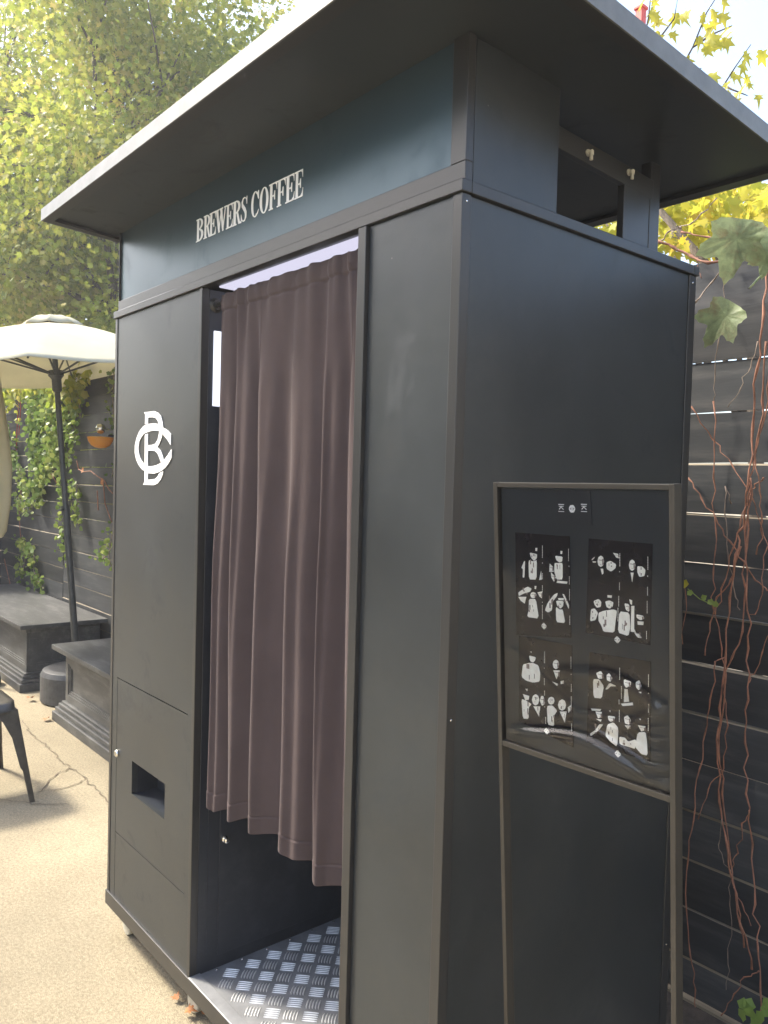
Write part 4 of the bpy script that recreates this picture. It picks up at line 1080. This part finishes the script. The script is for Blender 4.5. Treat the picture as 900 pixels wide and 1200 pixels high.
# ================================================================ LEAVES, VINES, TREES
def star_leaf(lobes, notch=.45, fold=.12):
    """flat lobed leaf in xy, base at origin, tip +y, unit length"""
    pts = []
    n = len(lobes)
    for i, (ang, L) in enumerate(lobes):
        a = R(90 + ang)
        pts.append((L * math.cos(a), .38 + L * math.sin(a)))
        if i < n - 1:
            a2 = R(90 + (ang + lobes[i + 1][0]) / 2)
            l2 = notch * (L + lobes[i + 1][1]) / 2
            pts.append((l2 * math.cos(a2), .38 + l2 * math.sin(a2)))
    pts.append((0, .12))
    return [(0, .38, 0)] + [(x, y, fold * abs(x)) for x, y in pts]
MAPLE = star_leaf([(-140, .26), (-95, .42), (-48, .56), (0, .66), (48, .56), (95, .42), (140, .26)], .50)
GRAPE = star_leaf([(-130, .40), (-65, .52), (0, .62), (65, .52), (130, .40)], .80)
def leaf_cloud(name, pos, size, mat_, parent, shape='quad', down=.5, seed=0, kind='stuff', org=None):
    r = np.random.default_rng(seed)
    pos = np.asarray(pos, float); n = len(pos)
    if shape == 'quad':
        L = np.array([(0, 0, 0), (.34, .45, .08), (0, 1, 0), (-.34, .45, .08)], float); faces = np.array([[0, 1, 2], [0, 2, 3]])
    else:
        L = np.array(shape, float); m = len(L) - 1
        faces = np.array([[0, 1 + i, 1 + (i + 1) % m] for i in range(m)])
    L = L - np.array([0, .4, 0])
    yv = r.normal(size=(n, 3)); yv[:, 2] -= down * 1.6; yv /= np.linalg.norm(yv, axis=1, keepdims=True)
    t = r.normal(size=(n, 3)); t[:, 2] += .4
    xv = np.cross(yv, t); xv /= np.linalg.norm(xv, axis=1, keepdims=True)
    zv = np.cross(xv, yv)
    s = (size * r.uniform(.65, 1.25, n))[:, None]
    V = pos[:, None, :] + s[:, :, None] * (L[None, :, 0:1] * xv[:, None, :] + L[None, :, 1:2] * yv[:, None, :] + L[None, :, 2:3] * zv[:, None, :])
    k = len(L)
    Fc = (faces[None] + (np.arange(n) * k)[:, None, None]).reshape(-1, 3)
    V = V.reshape(-1, 3)
    o_ = np.array(org if org is not None else (ORG[parent.name] if parent else (0, 0, 0)))
    V = V - o_
    me = bpy.data.meshes.new(name)
    me.vertices.add(len(V)); me.vertices.foreach_set('co', V.ravel())
    me.loops.add(Fc.size); me.loops.foreach_set('vertex_index', Fc.ravel().astype(np.int32))
    me.polygons.add(len(Fc)); me.polygons.foreach_set('loop_start', (np.arange(len(Fc)) * 3).astype(np.int32))
    me.update(calc_edges=True)
    o = link(name, me, mat_, parent)
    if kind: o['kind'] = kind
    return o

def tree(name, base, height, crown_c, crown_r, nclump, nleaf, size, m, label, seed, trunk_r=.14, shape=MAPLE, spread=.45, gaps=.25):
    rr = random.Random(seed); r = np.random.default_rng(seed)
    t = thing(name, base, label, 'tree', 'trees beyond the fence')
    base = Vector(base); cc = Vector(crown_c)
    path = [base]
    for i in range(1, 7):
        f = i / 6
        path.append(base.lerp(Vector((cc.x, cc.y, base.z + height * .8)), f) + Vector((rr.gauss(0, .10), rr.gauss(0, .10), 0)))
    obj('trunk', MB().tube(path, [trunk_r * (1 - .8 * i / 6) for i in range(7)], 10), M['bark'], t, smooth=True)
    clumps = []
    while len(clumps) < nclump:
        v = Vector((rr.uniform(-1, 1), rr.uniform(-1, 1), rr.uniform(-1, 1)))
        if v.length > 1 or v.length < .35: continue
        p = Vector((cc.x + v.x * crown_r[0], cc.y + v.y * crown_r[1], cc.z + v.z * crown_r[2]))
        if noise.noise(p * .55 + Vector((seed, 0, 0))) < -gaps: continue
        clumps.append(p)
    nl = min(26, nclump)
    for k in range(nl):
        c_ = clumps[k * len(clumps) // nl]
        st = path[rr.choice((2, 3, 4, 5))]
        mid = st.lerp(c_, .5) + Vector((rr.gauss(0, .15), rr.gauss(0, .15), .25))
        q1 = st.lerp(mid, .5) + Vector((rr.gauss(0, .05), rr.gauss(0, .05), .06)); q2 = mid.lerp(c_, .5) + Vector((rr.gauss(0, .1), rr.gauss(0, .1), .05))
        mb = MB().tube([st, q1, mid, q2, c_], [trunk_r * .42, trunk_r * .30, trunk_r * .22, trunk_r * .13, trunk_r * .05], 6)
        for j in range(3):
            e_ = c_ + Vector((rr.gauss(0, .5), rr.gauss(0, .5), rr.gauss(0, .35)))
            mb.tube([q2, q2.lerp(e_, .5) + Vector((0, 0, .05)), e_], [trunk_r * .10, trunk_r * .07, trunk_r * .03], 5)
        obj('limb', mb, M['bark'], t, smooth=True)
    pts = []
    for c_ in clumps:
        k = int(nleaf / nclump)
        q = r.normal(size=(k, 3)) * np.array([spread, spread, spread * .62])
        pts.append(np.array(c_) + q)
    leaf_cloud('crown', np.concatenate(pts), size, m, t, shape, .5, seed)
    return t

tree('maple_tree', (-10.3, 3.4, 0), 9, (-10.3, 3.5, 5.7), (2.9, 2.3, 3.4), 250, 52000, .100, M['leaf_tree'],
     'large yellow-green maple filling the upper left behind the fence', 3, .17, gaps=.02, spread=.38)
tree('maple_tree', (-14.5, 2.6, 0), 9, (-14.5, 2.8, 5.8), (3.2, 2.2, 4.2), 150, 20000, .14, M['leaf_tree'],
     'yellow-green maple at the far upper left edge, beyond the larger crown', 5, .2, gaps=.15)
tree('leafy_tree', (-8.6, 5.6, 0), 5, (-8.6, 5.6, 3.6), (2.2, 1.6, 1.9), 140, 26000, .09, M['leaf_green'],
     'darker green tree low behind the parasol and booth edge', 8, .12, gaps=.2)
tree('leafy_tree', (-16.5, 6.5, 0), 7, (-16.5, 6.5, 4.2), (5.0, 2.5, 3.6), 150, 18000, .20, M['leaf_green'],
     'deep green tree farthest back at the left, seen through the maples', 9, .2, gaps=.3)
tree('hedge_tree', (-8.2, 2.6, 0), 2.8, (-8.2, 2.7, 1.9), (2.4, .7, .95), 90, 12000, .07, M['leaf_tree'],
     'low yellowing shrubby tree just above the fence under the parasol', 12, .06, gaps=.5, spread=.28)

# yellow maple behind the booth, twigs over the roof at the right
ym = thing('young_maple', (-.62, 2.45, 0), 'slender yellow-leaved maple rising behind the roof at upper right', 'tree')
def onp(px, py, yv):
    d = F_ + R2 * ((px - 450) / 935.05) - U2 * ((py - 600) / 935.05)
    return CAM + d * ((yv - CAM.y) / d.y)
tw = [[(742, 210), (748, 120), (752, 60), (760, 20), (764, -20)], [(752, 60), (775, 42), (790, 22), (795, -6)], [(760, 150), (790, 95), (812, 55), (828, 15), (845, -12)],
      [(800, 180), (830, 130), (848, 100), (862, 78), (880, 52)], [(812, 55), (835, 40), (858, 30)], [(848, 100), (858, 105), (876, 112)], [(790, 95), (805, 85), (822, 80)],
      [(770, 30), (765, 10), (772, -10)]]
twp = []
for k, l in enumerate(tw):
    yv = 2.2 + .09 * k
    pts = [onp(a, b, yv) for a, b in l]
    twp.append(pts)
    obj('twig', MB().tube(pts, [.0065 - .0045 * i / (len(pts) - 1) for i in range(len(pts))], 6), M['bark'], ym, smooth=True)
obj('trunk', MB().tube([(-.62, 2.45, 0), (-.60, 2.42, 1.2), (-.66, 2.4, 2.2), twp[0][0]], [.045, .036, .024, .012], 10), M['bark'], ym, smooth=True)
for (px, py) in ((700, 300), (745, 320), (790, 300), (830, 270), (690, 240)):
    q = onp(px, py, 2.5)
    obj('limb', MB().tube([(-.64, 2.42, 1.7), Vector((-.64, 2.42, 1.9)).lerp(q, .6), q], [.016, .010, .004], 6), M['bark'], ym, smooth=True)
# separate big leaves near the twigs: each one its own part
def leaf_obj(name, shape, loc, size, ydir, nrm, m, parent, curl=.15):
    ydir = Vector(ydir).normalized(); nrm = Vector(nrm).normalized()
    xd = ydir.cross(nrm).normalized(); nrm = xd.cross(ydir)
    n = len(shape) - 1
    vs = [Vector(p) for p in shape]
    ring2 = [vs[0].lerp(v, .55) for v in vs[1:]]
    allv = [vs[0]] + ring2 + vs[1:]
    out = []
    for v in allv:
        z = v.z + curl * (v.x * v.x * 1.2 - (v.y - .4) ** 2) * 1.0 + random.gauss(0, .012)
        out.append(Vector(loc) + (xd * v.x + ydir * v.y + nrm * z) * size)
    fs = [(0, 1 + i, 1 + (i + 1) % n) for i in range(n)] + [(1 + i, 1 + n + i, 1 + n + (i + 1) % n, 1 + (i + 1) % n) for i in range(n)]
    return obj(name, MB().add(out, fs), m, parent, smooth=True)
rl = random.Random(4)
for k, pts in enumerate(twp):
    nl = [5, 6, 13, 13, 8, 5, 4, 4][k]
    for j in range(nl):
        f = (.35 + .65 * (j + rl.random()) / nl) * (len(pts) - 1)
        i0 = min(len(pts) - 2, int(f)); p = pts[i0].lerp(pts[i0 + 1], f - i0)
        p = p + Vector((rl.gauss(0, .035), rl.gauss(0, .03), rl.gauss(-.015, .02)))
        wx, sq = rl.uniform(.62, .95), rl.uniform(.9, 1.2)
        shp = star_leaf([(a_ + rl.gauss(0, 5), l_ * rl.uniform(.8, 1.15)) for a_, l_ in ((-140, .24), (-95, .40), (-45, .56), (0, .74), (45, .56), (95, .40), (140, .24))], rl.uniform(.44, .58))
        shp = [(x_ * wx, y_ * sq, z_) for x_, y_, z_ in shp]
        leaf_obj('leaf', shp, p, rl.uniform(.060, .10), (rl.gauss(0, .7), rl.gauss(0, .4), -1 + rl.gauss(0, .3)), (rl.gauss(.6, .7), -1, rl.gauss(.3, .7)), M['leaf_yellow'], ym, .5)
pp = []
for k in range(1500):
    px, py = rl.uniform(640, 900), rl.uniform(215, 300)
    yv = rl.uniform(2.2, 3.6)
    if py < 215: continue
    q = onp(px, py, yv)
    if q.x > -.12 and rl.random() < .75: continue
    pp.append(q)
leaf_cloud('crown', pp, .085, M['leaf_yellow'], ym, MAPLE, .5, 31)

# red post beyond
rp = thing('red_post', (onp(751, 12, 3.6).x, 3.6, 0), 'red post top poking above the roof edge among yellow leaves', 'post')
q = onp(751, 12, 3.6)
obj('shaft', bx(q.x - .026, q.x + .026, 3.575, 3.625, 0, q.z), M['red'], rp, bevel=.004)
obj('cap', bx(q.x - .034, q.x + .034, 3.566, 3.634, q.z + .0005, q.z + .02), M['red'], rp, bevel=.004)

# hanging vines on the right
vines = [
 ([(900,310),(895,367),(887,433),(882,500),(877,567),(872,617),(862,650),(855,700),(850,775),(843,830),(841,880),(843,940),(852,990),(858,1030),(868,1085),(881,1136)], .0042, 'vine'),
 ([(898,400),(893,470),(885,530),(880,570),(873,620),(874,690),(870,740),(858,770),(849,800),(842,860),(846,930),(856,1010),(864,1060),(872,1110)], .0036, 'vine'),
 ([(879,560),(875,640),(874,700),(877,760),(877,820),(873,870),(874,930),(882,990),(885,1060),(888,1110),(891,1160),(890,1230)], .0034, 'vine'),
 ([(836,470),(836,560),(839,620),(836,670),(835,710),(846,760),(850,800),(853,850),(848,900),(830,925),(818,960)], .0024, 'vine'),
 ([(850,770),(838,775),(832,820),(826,860),(820,900),(813,960),(806,1010),(804,1060),(809,1120),(815,1160),(817,1230)], .0026, 'vine'),
 ([(806,560),(822,584),(838,606),(856,635),(872,658),(885,680),(899,692)], .0030, 'vine'),
 ([(856,260),(853,310),(846,365),(842,400),(838,440),(836,470)], .0022, 'vine_grey'),
 ([(888,400),(880,430),(868,455),(853,477)], .0018, 'vine_grey'),
 ([(810,476),(835,515),(858,545),(880,580),(893,620),(902,650)], .0024, 'vine'),
 ([(902,440),(893,500),(885,540),(890,575),(893,610),(886,650)], .0028, 'vine'),
 ([(878,950),(869,965),(865,1000),(858,1017)], .0022, 'vine'),
 ([(889,1138),(872,1145),(860,1165),(845,1190)], .0022, 'vine'),
 ([(802,640),(804,700),(800,755)], .0016, 'vine'),
 ([(868,640),(856,680),(840,700),(832,730),(826,768)], .0028, 'vine'),
 ([(900,640),(894,690),(885,720),(878,720)], .0020, 'vine'),
 ([(904,740),(893,765),(884,790),(878,800)], .0020, 'vine'),
 ([(846,960),(842,990),(848,1010),(856,1020),(855,1060),(853,1130),(851,1160)], .0014, 'vine_grey'),
 ([(860,1040),(871,1063),(880,1085)], .0020, 'vine'),
 ([(857,590),(850,570),(849,600),(853,650),(862,700),(867,715)], .0022, 'vine_grey'),
 ([(895,560),(880,575),(868,610),(860,640),(845,690),(838,720)], .0030, 'vine'),
 ([(771,283),(790,290),(810,300),(830,308),(850,306),(880,298),(904,293)], .0058, 'vine'),
 ([(798,272),(830,278),(860,286),(880,286),(904,280)], .0036, 'vine'),
 ([(814,355),(835,330),(850,312)], .0030, 'vine_grey'),
 ([(775,282),(783,272),(796,266),(810,262),(822,250),(840,232)], .0030, 'vine_grey'),
 ([(786,270),(788,277),(796,280),(800,273),(797,266)], .0026, 'vine_grey'),
 ([(818,302),(817,316),(822,326)], .0022, 'vine'),
]
hv = thing('hanging_vine', (-.05, 1.15, 0), 'leafless reddish vine hanging over the fence right of the booth', 'vine')
for l, r_, m in vines:
    pts = []
    for i, (a, b) in enumerate(l):
        q = onp(a, b, 1.155 + .02 * math.sin(i * 1.7 + a))
        pts.append(q)
    # insert jittered midpoints
    P2 = [pts[0]]
    for a, b in zip(pts[:-1], pts[1:]):
        P2 += [a.lerp(b, f_) + Vector((random.gauss(0, .0035), random.gauss(0, .003), 0)) for f_ in (.25, .5, .75)] + [b]
    r_ *= .72
    obj('stem', MB().tube(P2, [r_ * (1.45 if i % 4 == 0 else random.uniform(.75, .95)) * (1 - .25 * i / len(P2)) for i in range(len(P2))], 7), M[m], hv, smooth=True)
# two large leaves and a few small ones
def gl(px, py, yv, size, yd, nr, name='leaf', m='ivyleaf_big', curl=.25):
    return leaf_obj(name, GRAPE_BIG, onp(px, py, yv), size, yd, nr, M[m], hv, curl)
lob = []
for ang, L in [(-150, .30), (-130, .38), (-112, .44), (-96, .37), (-84, .34), (-70, .50), (-56, .60), (-44, .50), (-32, .37), (-22, .42), (-10, .58), (0, .70), (10, .58), (22, .42), (32, .37), (44, .50), (56, .60), (70, .50), (84, .34), (96, .37), (112, .44), (130, .38), (150, .30)]:
    lob.append((ang, L))
GRAPE_BIG = star_leaf(lob, .95, .10)
gl(866, 349, .98, .132, (-.55, -.1, -.75), (.35, -1, .35))
gl(872, 246, .95, .165, (-.30, .1, -.95), (.55, -1, .15))
gl(900, 262, 1.0, .10, (.1, 0, -1), (.3, -1, .3))
gl(845, 214, 1.02, .07, (-.8, 0, .2), (.3, -1, .6), m='deadleaf')
gl(905, 285, 1.0, .08, (-.3, 0, -1), (.3, -1, .3))
obj('petiole', MB().tube([onp(878, 338, .98), onp(890, 325, 1.0), onp(903, 316, 1.03)], .0026, 6), M['ivyleaf_big'], hv)
leaf_obj('leaf', GRAPE, onp(806, 688, 1.13), .028, (-.6, 0, .4), (.2, -1, .4), M['leaf_yellow'], hv)
for (a, b) in ((812, 697), (822, 703), (838, 712), (836, 708)):
    leaf_obj('leaf', GRAPE, onp(a, b, 1.13), .02, (random.gauss(0, 1), 0, 1), (.2, -1, .4), M['leaf_ivy'], hv)
obj('stem', MB().tube([onp(806, 690, 1.135), onp(820, 702, 1.14), onp(838, 710, 1.145)], .0014, 5), M['leaf_ivy'], hv)
wd = thing('weed', onp(880, 1195, 1.05).to_tuple()[:2] + (0,), 'small bright green weed at the foot of the fence, lower right corner', 'plant')
for k in range(9):
    q = onp(868 + k * 3.4, 1195 - 12 * math.sin(k), 1.05)
    leaf_obj('leaf', GRAPE, q, .034, (random.gauss(0, .6), random.gauss(0, .3), 1), (random.gauss(0, .4), -1, .8), M['leaf_ivy'], wd)
q0 = onp(880, 1200, 1.05); obj('stem', MB().tube([(q0.x, q0.y, 0), q0], .003, 5), M['leaf_ivy'], wd)

# ivy on the left fence
def ivy(name, label, strands, dens, size, m, seed, yv=1.165, stem='vine_grey', width=.03, cat='ivy'):
    rr = random.Random(seed)
    o = onp(*strands[0][0], yv)
    t = thing(name, (o.x, yv, 0), label, cat, 'climbers on the left fence')
    pts = []
    for s in strands:
        P3 = [onp(a, b, yv + rr.uniform(-.02, .01)) for a, b in s]
        obj('stem', MB().tube(P3, .004, 5), M[stem], t)
        for a, b in zip(P3[:-1], P3[1:]):
            n = int((b - a).length * dens)
            for k in range(n):
                q = a.lerp(b, rr.random()); 
                pts.append((q.x + rr.gauss(0, width * 1.6), yv - abs(rr.gauss(0, .035)), q.z + rr.gauss(0, width)))
    leaf_cloud('foliage', pts, size, M[m], t, GRAPE, .9, seed)
    return t
ivy('climbing_ivy', 'dense pale green ivy draped over the fence left of the parasol pole',
    [[(38, 462), (40, 500), (42, 545)], [(46, 462), (49, 510), (50, 560), (46, 572)], [(54, 462), (57, 505), (56, 545), (50, 568)], [(62, 465), (64, 500), (66, 540)], [(69, 470), (70, 505), (72, 530), (68, 552)],
     [(47, 565), (47, 580), (46, 590)]], 420, .046, 'leaf_ivy', 41, width=.042)
ivy('climbing_ivy', 'thin ivy strand snaking down to the bench at the far left',
    [[(10, 500), (14, 517), (17, 536), (24, 552), (30, 566), (34, 574)], [(22, 582), (25, 590), (30, 601)], [(26, 627), (29, 640), (29, 658), (24, 679)], [(34, 637), (40, 652), (39, 668), (44, 680), (51, 690)],
     [(34, 574), (38, 600)]], 190, .042, 'leaf_ivy', 42, width=.03)
ivy('climbing_ivy', 'ivy strands hanging close behind the parasol pole',
    [[(84, 462), (86, 490), (90, 515)], [(76, 560), (75, 590), (75, 615), (79, 640), (82, 652)], [(88, 563), (92, 580), (88, 600), (92, 615)], [(92, 465), (94, 490)], [(80, 470), (82, 520), (80, 550)]], 180, .040, 'leaf_ivy', 43, width=.03)
ivy('climbing_ivy', 'sparse ivy sprigs beside the left edge of the booth',
    [[(134, 430), (132, 470), (134, 505)], [(133, 545), (131, 560)], [(133, 612), (131, 630), (127, 650), (131, 668)], [(132, 640), (120, 656)]], 80, .036, 'leaf_ivy', 44, width=.02)
ivy('creeper', 'yellow and orange creeper foliage along the fence top under the parasol',
    [[(2, 468), (20, 455), (40, 452), (60, 448), (80, 452), (100, 450)], [(10, 445), (50, 440), (90, 444)], [(60, 462), (96, 460)]], 190, .062, 'leaf_tree', 45, width=.07, cat='creeper')
ivy('creeper', 'red-stemmed creeper hanging at the far left', [[(21, 440), (22, 470), (20, 500), (19, 528)], [(24, 445), (24, 480), (22, 510)]], 22, .045, 'leaf_tree', 46, stem='vine_red', width=.03, cat='creeper')
iv = thing('dry_vine', onp(100, 550, 1.16).to_tuple()[:2] + (0,), 'dry brown vine tendrils on the fence below the orange lamp', 'vine')
for s in ([(90, 540), (92, 550), (98, 553), (106, 552), (114, 558), (122, 563), (128, 574), (132, 578)], [(46, 566), (55, 563), (62, 556)], [(121, 565), (123, 590), (128, 604), (131, 612)], [(114, 575), (115, 598)], [(60, 555), (66, 566)],
          [(26, 560), (22, 600), (25, 640)], [(5, 655), (12, 685)]):
    obj('stem', MB().tube([onp(a, b, 1.16) for a, b in s], .0045, 6), M['vine'], iv)
leaf_obj('dead_leaf', GRAPE, onp(120, 560, 1.14), .06, (.2, 0, -1), (0, -1, .2), M['deadleaf'], iv)
leaf_obj('dead_leaf', GRAPE, onp(98, 551, 1.14), .05, (-1, 0, 0), (0, -1, .2), M['deadleaf'], iv)
leaf_obj('leaf', GRAPE, onp(8, 648, 1.05), .07, (-.6, 0, .3), (0, -1, .6), M['leaf_green'], iv)

# fallen leaves
def fl(px, py, s, label, up=.3):
    d = F_ + R2 * ((px - 450) / 935.05) - U2 * ((py - 600) / 935.05)
    q = CAM + d * (-CAM.z / d.z)
    o = leaf_obj('fallen_leaf', MAPLE, (0, 0, .012), s, (random.gauss(0, 1), random.gauss(0, 1), .15), (random.gauss(0, .3), -.4, 1), M['deadleaf'], None, .5)
    o.location = (q.x, q.y, .002)
    tag(o, label, 'leaf', 'fallen leaves on the concrete')
fl(39, 820, .075, 'brown fallen leaf near the front corner of the far bench')
fl(53, 847, .07, 'brown fallen leaf near the corner of the closer bench')
fl(209, 1178, .035, 'orange fallen leaf left of the second caster')
fl(214, 1190, .045, 'orange fallen leaf in front of the second caster')
fl(236, 1196, .05, 'reddish fallen leaf under the booth sill edge')
fl(158, 1103, .05, 'dark fallen leaf beside the far left caster')

# soil strip and ledge, then unseen fences, trees and building added for reflections
soil = MB().add([(-.45, .98, .004), (1.6, .98, .004), (1.6, 1.185, .004), (-.45, 1.185, .004)], [(0, 1, 2, 3)])
tag(obj('soil', soil, M['soil']), kind='structure')
obj('ledge', bx(-.455, 1.34, YF - .034, YF - .012, .0, .012), M['rawwood'], bpy.data.objects['plank_fence.004'])
def far_fence(x, y, L, rot, label):
    f = thing('unseen_fence', (x, y, 0), label, 'fence', rot=(0, 0, rot))
    for k in range(14):
        p = bpy.data.objects.new('plank', far_me); COL.objects.link(p); p.parent = f; p.location = (0, 0, .04 + k * .17)
far_me = plank_mesh(9.0, .165, .02, 99)
far_fence(-4.9, -5.2, 9, 0, 'unseen dark plank fence opposite the booth, added to darken its reflections')
far_fence(-14.0, -5.2, 9, 0, 'unseen dark plank fence at the far left, added to darken the front panel reflections')
tree('maple_tree', (-5.5, -7.2, 0), 6, (-5.5, -7.4, 3.9), (2.6, 1.6, 2.0), 60, 3500, .26, M['leaf_green'], 'unseen green tree behind the camera at left, added to darken reflections', 61, .14)
tree('maple_tree', (-10.8, -7.6, 0), 6, (-10.8, -7.6, 3.9), (3.0, 1.8, 2.4), 80, 5000, .28, M['leaf_green'], 'unseen green tree to the left of the camera, added to darken reflections', 64, .14)
tree('maple_tree', (-17, -8, 0), 7, (-17, -8, 4.2), (3.6, 2.2, 2.8), 80, 5000, .30, M['leaf_green'], 'unseen green tree farthest to the left, added to darken reflections', 65, .16)

bw_ = thing('unseen_building', (7.0, 1.5, 0), 'unseen pale plastered building at the right, added to lighten the side panel reflections', 'building')  # unseen, added so the side panel mirrors something pale and neutral
mb = MB().box(6.0, 6.3, -5.0, -1.2, 0, 4.2).box(6.0, 6.3, .2, 6.0, 0, 4.2).box(6.0, 6.3, -1.1998, .1998, 2.3, 4.2).box(6.0, 6.3, -1.1998, .1998, 0, .9)
obj('wall', mb, M['plaster'], bw_)
wf = obj('window', MB().box(6.08, 6.14, -1.199, .199, .9005, .96).box(6.08, 6.14, -1.199, .199, 2.24, 2.2995).box(6.08, 6.14, -1.199, -1.14, .9605, 2.2395).box(6.08, 6.14, .14, .199, .9605, 2.2395).box(6.08, 6.14, -.53, -.47, .9605, 2.2395), M['pole'], bw_)
obj('roof', bx(5.85, 6.5, -5.1, 6.1, 4.2005, 4.35), M['pole'], bw_)

# thin haze added to stand in for veiling glare of the lens
hz = MB().box(-28, 12, -14, 16, -1, 12)
hz = tag(obj('glare_haze', hz, []), kind='stuff')
hm = bpy.data.materials.new('added glare haze'); hm.use_nodes = True
hn = hm.node_tree; hn.nodes.remove(hn.nodes['Principled BSDF'])
pv = hn.nodes.new('ShaderNodeVolumePrincipled')
pv.inputs['Color'].default_value = (0.95, 0.96, 0.98, 1)
pv.inputs['Density'].default_value = 0.0045
pv.inputs['Anisotropy'].default_value = 0.35
hn.links.new(pv.outputs[0], hn.nodes['Material Output'].inputs['Volume'])
hz.data.materials.append(hm)
